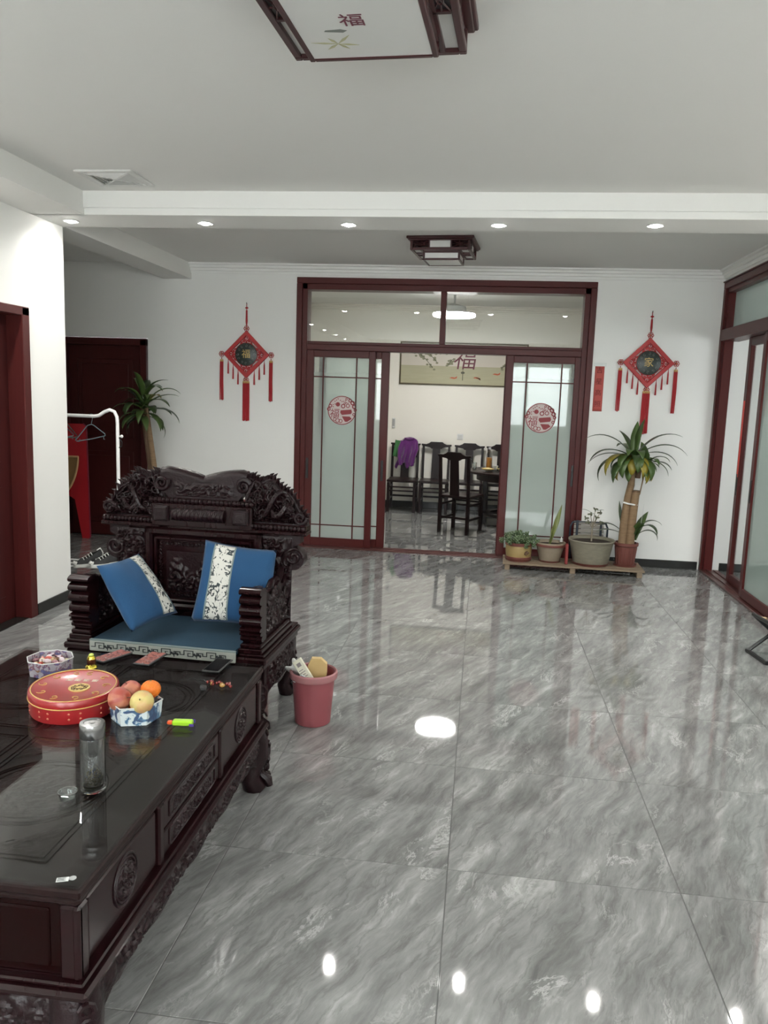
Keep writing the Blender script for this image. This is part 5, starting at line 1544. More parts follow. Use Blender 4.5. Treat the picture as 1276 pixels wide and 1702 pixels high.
def leaf(parent, mat, *a, **k):
    o = strap_leaf(*a, **k).build('leaf', mat, parent, 60)
    so = o.modifiers.new('leaf_thickness', 'SOLIDIFY'); so.thickness = 0.0012
    return o


# pallet
PALW = pm('raw_pallet_wood', (0.25, 0.19, 0.13), (0.18, 0.13, 0.085), 6, 0.8, stretch=(1, 8, 8), bump=0.2)
PX0, PX1, PY0, PY1, PZ = 0.275, 1.625, 7.73, 8.15, 0.072
t = thing('wooden_pallet', 'low raw wood pallet carrying four pots at the wall', 'pallet', ((PX0 + PX1) / 2, (PY0 + PY1) / 2, 0), math.radians(-1.5))
hx = (PX1 - PX0) / 2; hy = (PY1 - PY0) / 2
for k in range(4):
    y0 = -hy + k * (2 * hy - 0.085) / 3
    MB().box(-hx, hx, y0, y0 + 0.085, PZ - 0.018, PZ, 0.002).build('plank', PALW, t)
for k in range(3):
    x0 = -hx + 0.02 + k * (2 * hx - 0.09) / 2
    MB().box(x0, x0 + 0.05, -hy + 0.01, hy - 0.01, 0, PZ - 0.018, 0.002).build('bearer', PALW, t)


def pot(name, label, x, y, prof, mat, saucer=None, smat=None, z=PZ):
    t = thing(name, label, 'potted plant', (x, y, z))
    zs = 0
    if saucer:
        r, h = saucer
        MB().lathe([(0.0005, 0), (r * 0.9, 0), (r, h), (r * 0.96, h), (r * 0.86, 0.006), (0.0005, 0.006)], 32).build('saucer', smat or TERRA, t)
        zs = 0.006
    p = [(r, h + zs) for r, h in prof]
    MB().lathe(p, 36).build('pot', mat, t)
    return t


TERRA = pm('terracotta_plastic', (0.175, 0.055, 0.042), (0.14, 0.043, 0.034), 9, 0.55)
YEL = pm('ochre_glaze', (0.36, 0.26, 0.105), (0.30, 0.215, 0.085), 9, 0.45)
GREYP = pm('weathered_beige_pot', (0.33, 0.27, 0.20), (0.22, 0.18, 0.13), 14, 0.75, bump=0.2)
STONE = pm('mottled_grey_pot', (0.29, 0.265, 0.20), (0.17, 0.155, 0.115), 16, 0.75, bump=0.3, stretch=(1, 1, 3))

# pot 1: round ochre pot with bushy succulent
t = pot('succulent_pot', 'round ochre pot with a brown rim and a bushy small-leaved succulent', 0.425, 7.93, [(0.0005, 0), (0.112, 0), (0.122, 0.014), (0.130, 0.09), (0.130, 0.150), (0.126, 0.176), (0.120, 0.176), (0.118, 0.150), (0.0005, 0.148)], YEL, (0.135, 0.028))
MB().lathe([(0.123, 0.150), (0.135, 0.156), (0.137, 0.184), (0.126, 0.186)], 36, capb=False, capt=False).build('rim_band', TERRA, t)
MB().lathe([(0.114, 0.006), (0.127, 0.012), (0.130, 0.040), (0.126, 0.044)], 36, capb=False, capt=False).build('base_band', TERRA, t)
mb = MB()
for k in range(5): mb.ball((0.060 + 0.014 * (k % 3), -0.118 + 0.004 * (k % 2), 0.085 + 0.010 * (k // 2)), 0.012, 6, None, (1, 0.5, 1))
mb.build('painted_leaf', BRN, t)
MB().lathe([(0.0005, 0.165), (0.118, 0.160)], 24, capb=False, capt=False).build('soil', SOIL, t)
rnd = random.Random(21)
SUC = pm('succulent_green', (0.075, 0.125, 0.050), (0.11, 0.16, 0.07), 30, 0.4)
for k in range(46):
    a = k * 2.399; r = 0.10 * math.sqrt((k + 0.5) / 46)
    bx_, by_ = r * math.cos(a), r * math.sin(a)
    lean = r / 0.10
    tip = Vector((bx_ + math.cos(a) * 0.085 * lean + rnd.uniform(-.02, .02), by_ + math.sin(a) * 0.075 * lean + rnd.uniform(-.02, .02), 0.165 + 0.115 - 0.085 * lean ** 1.6 + rnd.uniform(-.02, .025)))
    mb = MB().tube([(bx_, by_, 0.155), ((bx_ + tip.x) / 2, (by_ + tip.y) / 2, (0.155 + tip.z) / 2 + 0.02), tip], 0.003, 5)
    for j in range(7):
        b = j * 2.4
        dz = -0.006 * j
        q = tip + Vector((0, 0, dz))
        mb.ball(q + Vector((0.013 * math.cos(b), 0.013 * math.sin(b), 0.004)), 0.011, 6, None, (1, 1, 0.75))
    mb.build('sprig', SUC, t)

# pot 2: beige bowl with a snake plant leaf
t = pot('snake_plant_pot', 'beige flared pot with one upright twisted sword leaf', 0.735, 7.95, [(0.0005, 0), (0.095, 0), (0.102, 0.012), (0.138, 0.155), (0.150, 0.165), (0.150, 0.192), (0.140, 0.192), (0.132, 0.160), (0.0005, 0.150)], GREYP, (0.112, 0.018), TERRA)
MB().lathe([(0.1505, 0.160), (0.1515, 0.168), (0.1515, 0.178), (0.1505, 0.184)], 36, capb=False, capt=False).build('rim_band', TERRA, t)
MB().lathe([(0.0005, 0.172), (0.138, 0.168)], 24, capb=False, capt=False).build('soil', SOIL, t)
SNK = pm('snake_plant_leaf', (0.085, 0.12, 0.035), (0.22, 0.23, 0.07), 6, 0.4, stretch=(14, 14, 3))
o = strap_leaf((0.0, 0, 0.165), 0.15, 0.42, 0.034, 1.36, 0.02, 1.9, 18).build('leaf', SNK, t, 60); o.modifiers.new('leaf_thickness', 'SOLIDIFY').thickness = 0.004
o = strap_leaf((-0.01, 0.012, 0.165), 0.3, 0.20, 0.03, 1.45, 0.1, -0.9, 12).build('leaf', SNK, t, 60); o.modifiers.new('leaf_thickness', 'SOLIDIFY').thickness = 0.004
o = MB().lathe([(0.016, 0), (0.012, 0.025), (0.005, 0.045), (0.0005, 0.055)], 14).build('white_cone', MAT['white_plastic']); o.location = (0.845, 8.00, PZ + 0.194); tag(o, 'small white cone cap standing on the beige pot rim', 'cap')

# pot 3: large oval mottled tub with jade twig, dark red block beside it
t = pot('jade_tub', 'large mottled grey oval tub with a bare jade plant twig', 1.130, 7.93, [(0.0005, 0), (0.165, 0), (0.172, 0.012), (0.208, 0.20), (0.216, 0.218), (0.226, 0.236), (0.222, 0.246), (0.205, 0.238), (0.198, 0.205), (0.0005, 0.20)], STONE, (0.186, 0.026), TERRA)
MB().lathe([(0.0005, 0.226), (0.203, 0.222)], 24, capb=False, capt=False).build('soil', SOIL, t)
TW = pm('grey_twig', (0.30, 0.26, 0.20), (0.2, 0.17, 0.12), 30, 0.8)
mb = MB().tube([(0.0, 0.02, 0.21), (0.002, 0.02, 0.30), (-0.002, 0.02, 0.40)], [0.009, 0.008, 0.006], 7)
ends = []
for (x_, z_) in ((-0.07, 0.46), (-0.03, 0.50), (0.03, 0.47), (0.06, 0.52), (0.08, 0.42), (-0.05, 0.42), (0.015, 0.55)):
    mb.tube([(0.0, 0.02, 0.36 + 0.02 * (abs(x_) < .04)), (x_ * 0.5, 0.0, (z_ + 0.37) / 2), (x_, -0.02, z_)], [0.005, 0.004, 0.0025], 6); ends.append((x_, -0.02, z_))
mb.build('twig', TW, t)
JD = pm('jade_leaf', (0.085, 0.10, 0.055), (0.13, 0.13, 0.08), 30, 0.4)
for i, (x_, y_, z_) in enumerate(ends):
    for j in range(3):
        a = i * 1.1 + j * 2.1
        mb = MB().ball((0, 0, 0), 0.018, 8, None, (1.0, 0.35, 0.5)); m_ = mb.build('leaf', JD, t, 180)
        m_.location = (x_ + 0.014 * math.cos(a), y_ + 0.008 * math.sin(a), z_ + 0.008 * math.sin(a)); m_.rotation_euler = (0, a, a)
for (x_, z_, a, l) in ((-0.03, 0.52, 2.6, 0.10), (0.03, 0.53, 0.3, 0.07), (0.01, 0.50, 3.4, 0.05)):
    leaf(t, LEAFD, (x_, -0.01, z_), 0 if math.cos(a) > 0 else PI, l, 0.012, 0.5, 0.8)
o = MB().box(-0.014, 0.014, -0.03, 0.03, 0, 0.20, 0.005).build('red_plastic_block', pm('dull_red_plastic', (0.24, 0.030, 0.028), None, 12, 0.5)); o.location = (0.889, 7.855, PZ + 0.001); tag(o, 'upright dull red plastic board wedged beside the mottled tub', 'board')
# folding stool behind the tub
t = thing('folding_stool', 'grey slatted folding stool with dark tube frame behind the tub', 'stool', (1.13, 8.17, 0), 0)
SLT = pm('grey_slat', (0.30, 0.28, 0.25), (0.24, 0.22, 0.20), 20, 0.7)
for k in range(4): MB().box(-0.15, 0.15, 0.0, 0.016, 0.30 + k * 0.042, 0.336 + k * 0.042, 0.003).build('slat', SLT, t)
TB = pm('dark_blue_tube', (0.018, 0.026, 0.040), None, 20, 0.35)
for s_ in (-1, 1):
    MB().tube([(s_ * 0.165, 0.01, 0.008), (s_ * 0.185, 0.005, 0.30), (s_ * 0.185, 0.0, 0.40), (s_ * 0.165, 0.0, 0.445), (s_ * 0.13, 0.0, 0.455)], 0.010, 8).build('side_tube', TB, t)
    MB().box(s_ * 0.118 - 0.012, s_ * 0.118 + 0.012, -0.008, 0.0, 0.295, 0.47, 0.003).build('bracket', TB, t)
MB().tube([(-0.13, 0.0, 0.455), (0.13, 0.0, 0.455)], 0.006, 8).build('cross_tube', TB, t)

# pot 4: dracaena
t = pot('dracaena_pot', 'terracotta ribbed pot with a tall two-cane dracaena, right end of the pallet', 1.468, 7.95, [(0.0005, 0), (0.078, 0), (0.084, 0.010), (0.106, 0.20), (0.106, 0.222), (0.098, 0.222), (0.096, 0.205), (0.0005, 0.20)], TERRA, (0.118, 0.022))
MB().lathe([(0.106, 0.198), (0.117, 0.206), (0.118, 0.232), (0.104, 0.234)], 36, capb=False, capt=False).build('rim', TERRA, t)
for k in range(18):
    a = 2 * PI * k / 18
    MB().tube([(0.087 * math.cos(a), 0.087 * math.sin(a), 0.022), (0.1045 * math.cos(a), 0.1045 * math.sin(a), 0.19)], 0.005, 5).build('rib', TERRA, t)
MB().lathe([(0.0005, 0.216), (0.098, 0.212)], 24, capb=False, capt=False).build('soil', SOIL, t)
MB().tube([(-0.040, 0.0, 0.20), (-0.034, 0.0, 0.45), (-0.018, 0.005, 0.68), (0.004, 0.01, 0.80), (0.012, 0.01, 1.06)], [0.040, 0.040, 0.034, 0.034, 0.022], 14).build('cane', BARK, t)
MB().tube([(0.032, -0.012, 0.20), (0.036, -0.010, 0.45), (0.050, -0.006, 0.70), (0.053, -0.005, 0.735)], [0.043, 0.041, 0.038, 0.038], 14).build('cane', BARK, t)
MB().lathe([(0.0395, 0.0), (0.040, 0.018), (0.0005, 0.021)], 14, c=(0.053, -0.005, 0.733)).build('cut_end', BARKD, t)
MB().tube([(0.060, 0.02, 0.87), (0.066, 0.02, 1.0), (0.078, 0.02, 1.14)], [0.030, 0.033, 0.030], 12).build('dead_crown', BARKD, t)
MB().tube([(0.062, 0.0, 0.66), (0.092, 0.0, 0.72), (0.110, 0.0, 0.86), (0.122, 0.0, 1.0)], [0.007, 0.006, 0.007, 0.008], 7).build('side_shoot', BARK, t)
MB().tube([(-0.062, -0.03, 0.632), (-0.02, -0.044, 0.622), (0.030, -0.046, 0.615), (0.07, -0.03, 0.612)], 0.008, 6).build('tie', MAT['white_plastic'], t)
c0 = (0.008, 0.005, 1.06)
for (az, L_, w_, rise, droop, mt) in ((2.95, 0.52, 0.050, 0.95, 1.9, LEAFD), (3.35, 0.45, 0.050, 0.55, 1.9, LEAFD), (3.05, 0.42, 0.040, 0.35, 1.5, LEAFD), (3.7, 0.42, 0.055, 0.40, 2.6, LEAFY), (3.3, 0.44, 0.055, 0.2, 2.4, LEAFD), (4.1, 0.34, 0.062, 0.25, 3.0, LEAFM), (4.5, 0.30, 0.066, 0.30, 3.2, LEAFY),
                                       (4.75, 0.32, 0.070, 0.50, 3.2, LEAFM), (5.0, 0.34, 0.062, 0.30, 3.1, LEAFY), (4.3, 0.26, 0.06, 0.9, 2.2, LEAFM), (1.3, 0.34, 0.06, 1.35, 0.3, LEAFM), (0.45, 0.36, 0.060, 1.42, 0.25, LEAFM), (0.12, 0.50, 0.050, 1.0, 1.6, LEAFD), (6.1, 0.50, 0.055, 0.75, 1.9, LEAFD),
                                       (5.9, 0.42, 0.04, 0.55, 1.9, LEAFD), (2.3, 0.30, 0.05, 1.2, 0.8, LEAFD), (1.9, 0.36, 0.055, 0.8, 1.6, LEAFM), (3.9, 0.38, 0.06, 0.0, 2.0, LEAFD), (5.3, 0.36, 0.062, 0.2, 2.8, LEAFM), (4.0, 0.30, 0.06, 0.55, 2.8, LEAFM), (4.9, 0.26, 0.06, 0.9, 2.6, LEAFM)):
    leaf(t, mt, c0, az, L_ * 1.12, w_ * 1.1, rise, droop)
rnd = random.Random(77)
for k in range(12):
    leaf(t, (LEAFM, LEAFD, LEAFM, LEAFY)[k % 4] if k % 8 else LEAFM, (c0[0] + rnd.uniform(-.02, .02), c0[1] + rnd.uniform(-.02, .02), c0[2] - 0.06 * rnd.random()), 2.6 + 4.2 * k / 11 + rnd.uniform(-.15, .15), rnd.uniform(0.30, 0.42), rnd.uniform(0.05, 0.07), rnd.uniform(0.0, 0.7), rnd.uniform(2.0, 2.9))
c1 = (0.122, 0.0, 1.0)
for (az, L_, w_, rise, droop, mt) in ((0.1, 0.26, 0.040, 0.9, 2.2, LEAFD), (5.8, 0.26, 0.040, 0.5, 1.8, LEAFD), (5.2, 0.22, 0.045, 0.9, 2.4, LEAFM), (0.4, 0.16, 0.03, 0.4, 1.6, LEAFD), (1.8, 0.24, 0.05, 1.3, 0.8, LEAFM), (4.4, 0.20, 0.05, 1.2, 1.4, LEAFM)):
    leaf(t, mt, c1, az, L_ * 1.1, w_ * 1.1, rise, droop)
for (b_, az, L_, w_, rise, droop, mt) in (((-0.075, 0.0, 0.36), 3.0, 0.24, 0.045, 0.6, 1.6, LEAFD), ((-0.075, 0.0, 0.33), 3.3, 0.24, 0.045, 0.3, 0.9, LEAFD), ((-0.06, 0.02, 0.40), 2.6, 0.24, 0.055, 1.35, -0.2, LEAFM), ((0.075, 0.0, 0.26), 0.6, 0.32, 0.07, 1.2, 0.4, LEAFM), ((0.07, -0.02, 0.30), 5.6, 0.34, 0.06, 1.2, 3.1, LEAFD), ((0.08, 0.0, 0.36), 0.1, 0.30, 0.04, 0.9, 2.0, LEAFD), ((0.075, -0.01, 0.28), 5.9, 0.30, 0.05, 1.0, 3.0, LEAFD), ((0.075, 0.0, 0.30), 4.9, 0.2, 0.05, 1.2, 0.8, LEAFM)):
    leaf(t, mt, b_, az, L_, w_, rise, droop)
MB().tube([(0.10, 0.02, 0.22), (0.13, 0.02, 0.42), (0.145, 0.02, 0.62)], 0.0018, 5).build('stake', MAT['white_plastic'], t)

# dracaena in the passage
t = thing('tall_dracaena', 'tall two-trunk dracaena leaning beside the dark passage door', 'potted plant', (-3.33, 7.88, 0), 0)
MB().lathe([(0.0005, 0), (0.105, 0), (0.112, 0.01), (0.145, 0.26), (0.150, 0.28), (0.136, 0.28), (0.130, 0.25), (0.0005, 0.245)], 30).build('pot', TERRA, t)
MB().lathe([(0.0005, 0.262), (0.134, 0.258)], 24, capb=False, capt=False).build('soil', SOIL, t)
MB().tube([(0.03, 0, 0.25), (-0.045, 0, 0.70), (-0.10, 0, 1.10), (-0.155, 0, 1.48)], [0.036, 0.033, 0.030, 0.024], 12).build('cane', BARKD, t)
MB().tube([(0.065, -0.03, 0.25), (0.0, -0.025, 0.70), (-0.055, -0.02, 1.10), (-0.105, -0.01, 1.46)], [0.034, 0.031, 0.028, 0.022], 12).build('cane', BARK, t)
rnd = random.Random(31)
for k in range(34):
    az = k * 2.399; lv = k / 34
    rise = 1.25 - 1.3 * lv + rnd.uniform(-.2, .2)
    leaf(t, LEAFY if k == 11 else (LEAFM if k % 3 else LEAFD), (-0.13 + rnd.uniform(-.03, .03), rnd.uniform(-.02, .02), 1.54 - 0.20 * lv), az, rnd.uniform(0.26, 0.42), rnd.uniform(0.045, 0.070), rise, rnd.uniform(1.2, 2.3))

# ------------------------------------------------------------------ passage: clothes rack, hangers, shoes, boards
t = thing('clothes_rack', 'white tubular clothes rack with a low shoe shelf in the passage', 'clothes rack', (-3.0, 6.30, 0), 0)
r_ = 0.0145
MB().tube([(-1.25, 0, 1.405), (-0.20, 0, 1.405), (-0.16, 0, 1.412), (-0.11, 0, 1.445), (-0.065, 0, 1.462), (-0.025, 0, 1.448), (-0.004, 0, 1.405), (0, 0, 1.35), (0.004, 0, 0.06)], r_, 12).build('rail', MAT['white_metal'], t)
MB().tube([(-1.25, 0, 1.405), (-1.25, 0, 0.06)], r_, 12).build('post', MAT['white_metal'], t)
for x_ in (0.004, -1.25):
    MB().tube([(x_, -0.20, 0.030), (x_, -0.19, 0.058), (x_, 0.19, 0.058), (x_, 0.20, 0.030)], r_, 10).build('foot_bar', MAT['white_metal'], t)
    for y_ in (-0.20, 0.20): MB().lathe([(0.018, 0), (0.018, 0.03), (0.014, 0.034)], 10, c=(x_, y_, 0)).build('foot_cap', MAT['white_plastic'], t)
for y_ in (-0.13, -0.01, 0.11): MB().tube([(-1.25, y_, 0.150), (0.004, y_, 0.150)], 0.008, 8).build('shelf_bar', MAT['white_metal'], t)
for x_ in (0.004, -1.25): MB().tube([(x_, -0.13, 0.150), (x_, 0.11, 0.150)], 0.008, 8).build('shelf_end', MAT['white_metal'], t)
kn = MB().tube([(0.0, 0, 1.245), (0.026, 0, 1.245)], 0.006, 8).ball((0.035, 0, 1.247), 0.014, 10).build('knob', MAT['white_plastic'], t)
MB().tube([(0.012, -0.004, 1.235), (0.040, -0.004, 1.20), (0.036, -0.004, 1.165), (0.008, -0.004, 1.15)], 0.004, 6).build('hook', MAT['black'], t)
HGB = pm('grey_blue_plastic', (0.085, 0.12, 0.135), None, 20, 0.4); HGD = pm('dark_green_plastic', (0.05, 0.07, 0.06), None, 20, 0.4)


def hanger(x, rz, mat, label, tilt):
    t = thing('clothes_hanger', label, 'hanger', (x, 6.30, 1.4196), rz, 'hangers on the white rack')
    hk = [(0.014 * math.cos(a), 0, -0.010 + 0.014 * math.sin(a)) for a in [PI * 1.05 - 2 * PI * 0.55 * i / 8 for i in range(9)]]
    MB().tube(hk[::-1][:1] and hk + [(0.0, 0, -0.075), (0.0, 0, -0.085)], 0.0026, 6).build('hook', mat, t)
    MB().tube([(0, 0, -0.083), (0.02, 0, -0.092), (0.105 * 1.0, 0, -0.175 - tilt), (0.107, 0, -0.186 - tilt), (0.10, 0, -0.192 - tilt), (0.0, 0, -0.205), (-0.12, 0, -0.212 + tilt), (-0.127, 0, -0.205 + tilt), (-0.12, 0, -0.192 + tilt), (-0.03, 0, -0.092), (0, 0, -0.083)], 0.0045, 7).build('hanger_frame', mat, t)
    for sx in (-1, 1): MB().tube([(sx * 0.095, 0, -0.196 - sx * tilt * 0.8), (sx * 0.095, 0, -0.215 - sx * tilt * 0.8), (sx * 0.105, 0, -0.218 - sx * tilt * 0.8)], 0.0035, 6).build('strap_hook', mat, t)
    return t


hanger(-3.228, 0.35, HGB, 'grey-blue plastic hanger, nearest the rounded end of the rack', -0.014)
hanger(-3.455, 1.15, HGD, 'dark green hanger, second from the rounded end of the rack', 0.01)
hanger(-3.50, 0.9, HGB, 'grey hanger at the wall edge, furthest from the rounded end', 0.0)

# shoes
SOLE = pm('white_rubber', (0.68, 0.68, 0.64), None, 20, 0.6); BLK = pm('black_knit', (0.016, 0.016, 0.017), (0.03, 0.03, 0.03), 60, 0.8)


def shoe(x, y, rz, label):
    t = thing('sneaker', label, 'shoe', (x, y, 0.1585), rz, 'sneakers on the rack shelf')
    out = []
    for i in range(28):
        a = 2 * PI * i / 28
        xx = 0.135 * math.cos(a); wv = 0.046 if xx > -0.02 else 0.038
        out.append((xx, wv * math.sin(a) + (0.006 if xx > 0 else 0)))
    MB().prism(out, 0, 0.026, 'z').build('sole', SOLE, t, 30)
    mb = MB()

    def up(u, v):
        a = 2 * PI * u; s_ = 1 - 0.55 * v ** 1.6
        xx = 0.128 * math.cos(a); wv = (0.044 if xx > -0.02 else 0.036)
        hgt = 0.026 + v * (0.042 + 0.050 * max(0, min(1, (0.06 - xx) / 0.16)))
        return (xx * (1 - 0.25 * v) - 0.020 * v, wv * math.sin(a) * s_ + (0.006 if xx > 0 else 0), hgt)
    mb.grid(up, 28, 7)
    mb.build('upper', BLK, t, 180)
    MB().tube([(0.115, 0, 0.030), (0.128, 0, 0.040), (0.120, 0, 0.052)], [0.022, 0.018, 0.012], 8).build('toe_cap', SOLE, t)
    for k in range(4): MB().tube([(0.055 - k * 0.024, -0.026, 0.060 + k * 0.010), (0.052 - k * 0.024, 0.0, 0.074 + k * 0.011), (0.055 - k * 0.024, 0.032, 0.060 + k * 0.010)], 0.0035, 6).build('lace', SOLE, t)
    MB().tube([(-0.128, -0.012, 0.05), (-0.130, 0, 0.095), (-0.105, 0.0, 0.135), (-0.075, 0, 0.120)], 0.005, 6).build('pull_tab', SOLE, t)
    MB().tube([(-0.05, -0.040, 0.040), (0.02, -0.046, 0.036), (0.06, -0.040, 0.055)], 0.006, 6).build('side_stripe', SOLE, t)


shoe(-3.225, 6.20, PI + 0.95, 'black and white sneaker on the shelf, left one of the pair')
shoe(-3.095, 6.23, PI + 0.95, 'black and white sneaker on the shelf, right one of the pair')

# red board leaning on the far door, bamboo tray leaning in front
RB2 = pm('red_board', (0.42, 0.012, 0.020), (0.36, 0.010, 0.016), 6, 0.45)
poly = [(-0.40, 1.24), (0.02, 1.245), (0.055, 1.215), (0.13, 0.02), (0.12, 0.0), (0.045, 0.0), (-0.05, 0.42), (-0.40, 0.62)]
t = thing('red_board', 'tall tapered red board leaning against the passage door', 'board', (-4.325, 8.10, 0), 0); t.rotation_euler = (-0.085, 0, 0)
MB().prism(poly, 0, 0.022, 'y').build('board', RB2, t, 0)
MB().tube([(p[0], 0.011, p[1]) for p in poly[1:5]], 0.012, 6).build('edge', pm('dark_red_edge', (0.20, 0.012, 0.03), None, 20, 0.5), t)
BAM = pm('bamboo_brown', (0.22, 0.125, 0.045), (0.16, 0.09, 0.032), 6, 0.6, stretch=(1, 1, 10)); BAME = pm('pale_bamboo_rim', (0.48, 0.30, 0.14), None, 20, 0.6)
poly = [(-0.34, 0.20), (0.0, 0.20)] + [(0.0 - 0.30 * (1 - math.cos(a)) , 0.20 - 0.46 * math.sin(a)) for a in [PI / 2 * i / 14 for i in range(1, 13)]] + [(-0.34, -0.26)]
t = thing('bamboo_tray', 'brown bamboo tray with pale rim leaning on the red board', 'tray', (-4.165, 7.82, 0.715), 0); t.rotation_euler = (-0.06, 0, 0)
MB().prism(poly, 0.0, 0.018, 'y').build('tray_panel', BAM, t, 0)
MB().tube([(p[0], -0.002, p[1]) for p in poly[:-1]], 0.011, 6).build('rim', BAME, t)
MB().box(-0.32, -0.27, 0.019, 0.05, -0.715, 0.10, 0.004).build('support_leg', BAM, t)

# folding camp stool at the right edge
t = thing('camp_stool', 'black framed camp stool with brown seat at the right edge', 'stool', (2.06, 5.42, 0), math.radians(8))
FB = pm('black_steel_tube', (0.012, 0.013, 0.014), None, 20, 0.3)
for sy in (-1, 1):
    MB().tube([(-0.16, sy * 0.125, 0.012), (0.14, sy * 0.125, 0.262)], 0.013, 8).build('leg', FB, t)
    MB().tube([(0.16, sy * 0.115, 0.012), (-0.14, sy * 0.115, 0.262)], 0.013, 8).build('leg', FB, t)
for sx in (-1, 1):
    MB().tube([(sx * 0.16, -0.14, 0.012), (sx * 0.16, 0.14, 0.012)], 0.014, 8).build('foot_bar', FB, t)
    MB().tube([(sx * 0.14, -0.14, 0.265), (sx * 0.14, 0.14, 0.265)], 0.014, 8).build('seat_bar', FB, t)
MB().grid(lambda u, v: (-0.14 + 0.28 * u, -0.12 + 0.24 * v, 0.270 - 0.024 * math.sin(PI * u)), 10, 4).build('seat', pm('brown_canvas', (0.16, 0.10, 0.055), (0.12, 0.07, 0.04), 40, 0.9), t).modifiers.new('cloth', 'SOLIDIFY').thickness = 0.004
MB().box(-0.06, 0.10, -0.118, -0.108, 0.13, 0.245, 0.004).build('side_pocket', pm('black_canvas', (0.014, 0.015, 0.015), None, 40, 0.9), t)
rnd = random.Random(2)
mb = MB()
for k in range(9): mb.ball((-0.105 + 0.018 * k * 0.7, -0.02 + rnd.uniform(-.03, .03), 0.009), 0.011, 7, None, (1.3, 1, 0.7))
o = mb.build('peanut_shells', pm('peanut_shell', (0.55, 0.42, 0.26), (0.42, 0.30, 0.17), 60, 0.8)); o.location = (2.03, 5.42, 0.263); tag(o, 'small heap of peanut shells on the brown stool seat', 'shells'); o['kind'] = 'stuff'
# ------------------------------------------------------------------ dining room
YW = 11.80
FANL = emit('lamp_ring_diffuser', (1.0, 0.985, 0.95), RING)
t = thing('fan_lamp', 'round white ceiling fan lamp lit in the dining room', 'ceiling lamp', (-0.41, 10.0, ZC), 0)
MB().lathe([(0.0005, 0), (0.075, 0), (0.072, -0.045), (0.03, -0.06), (0.0005, -0.06)], 24).build('canopy', MAT['white_plastic'], t)
MB().tube([(0, 0, -0.05), (0, 0, -0.20)], 0.014, 10).build('rod', MAT['white_metal'], t)
MB().lathe([(0.03, -0.17), (0.14, -0.20), (0.15, -0.26), (0.05, -0.28)], 28).build('motor', MAT['white_plastic'], t)
MB().lathe([(0.12, -0.262), (0.245, -0.268), (0.26, -0.285), (0.12, -0.285)], 40).build('lamp_housing', MAT['white_plastic'], t)
MB().lathe([(0.0005, -0.287), (0.250, -0.287), (0.262, -0.296), (0.255, -0.318), (0.23, -0.326), (0.0005, -0.330)], 40).build('diffuser', FANL, t)

# painting
t = thing('painting', 'wide framed painting of 福, blossom branches and red carp on the dining wall', 'painting', (-0.32, YW, 2.14), 0)
PW_, PH_ = 0.905, 0.288
SKYP = pm('painting_pale_ground', (0.60, 0.56, 0.50), (0.56, 0.52, 0.45), 3, 0.6); OLV = pm('painting_olive_ground', (0.36, 0.34, 0.22), (0.44, 0.42, 0.29), 4, 0.6, stretch=(1, 1, 8))
MB().box(-PW_, PW_, -0.014, -0.002, -0.03, PH_).build('upper_ground', SKYP, t)
MB().box(-PW_, PW_, -0.0145, -0.002, -PH_, -0.03).build('water_ground', OLV, t)
FRG = pm('dark_gold_frame', (0.09, 0.065, 0.025), (0.06, 0.045, 0.02), 20, 0.4)
for (xa, xb, za, zb) in ((-PW_ - 0.02, PW_ + 0.02, PH_, PH_ + 0.02), (-PW_ - 0.02, PW_ + 0.02, -PH_ - 0.02, -PH_), (-PW_ - 0.02, -PW_, -PH_, PH_), (PW_, PW_ + 0.02, -PH_, PH_)):
    MB().box(xa, xb, -0.024, -0.002, za, zb, 0.003).build('frame_bar', FRG, t)
PLUM = pm('plum_paint', (0.17, 0.055, 0.085), (0.12, 0.02, 0.03), 6, 0.6)
link_mesh('character', text_mesh('福', 0.34, PLUM, 0.0006, shear=0.12), t, (0.02, -0.0155, 0.06), (PI / 2, 0, 0))
TWG = pm('painted_branch', (0.10, 0.10, 0.07), None, 20, 0.7); LFP = pm('painted_leaves', (0.20, 0.21, 0.13), (0.26, 0.25, 0.17), 30, 0.7); KOI = pm('painted_carp', (0.52, 0.11, 0.045), None, 20, 0.6)
mb = MB()
br = [((-0.80, 0.20), (-0.60, 0.10)), ((-0.70, 0.20), (-0.44, -0.06)), ((-0.62, 0.24), (-0.38, 0.02)), ((-0.55, 0.14), (-0.25, 0.16)), ((0.55, -0.05), (0.78, 0.14)), ((0.66, 0.02), (0.88, 0.22)), ((-0.22, -0.02), (-0.14, 0.08))]
for (a, b) in br: mb.tube([(a[0], -0.0152, a[1]), ((a[0] + b[0]) / 2, -0.0152, (a[1] + b[1]) / 2 + 0.015), (b[0], -0.0152, b[1])], 0.004, 5, flat=1)
mb.build('branches', TWG, t)['kind'] = 'stuff'
mb = MB(); rnd = random.Random(17)
for (a, b) in br:
    for k in range(13):
        f_ = rnd.random(); x_ = a[0] + (b[0] - a[0]) * f_ + rnd.uniform(-.03, .03); z_ = a[1] + (b[1] - a[1]) * f_ + rnd.uniform(-.03, .03)
        mb.ball((x_, -0.0148, z_), 0.021, 6, None, (1, 0.05, 0.7))
mb.build('painted_foliage', LFP, t)['kind'] = 'stuff'
for (x_, z_, s_) in ((-0.14, -0.20, 1), (0.20, -0.19, -1), (0.48, -0.13, 1), (0.70, -0.17, 1)):
    MB().prism([(x_ - 0.05, z_), (x_ - 0.02, z_ + 0.014), (x_ + 0.03, z_ + 0.008), (x_ + 0.06, z_ + 0.03 * s_), (x_ + 0.055, z_ - 0.002), (x_ + 0.02, z_ - 0.012)], -0.0158, -0.0146, 'y').build('carp', KOI, t)
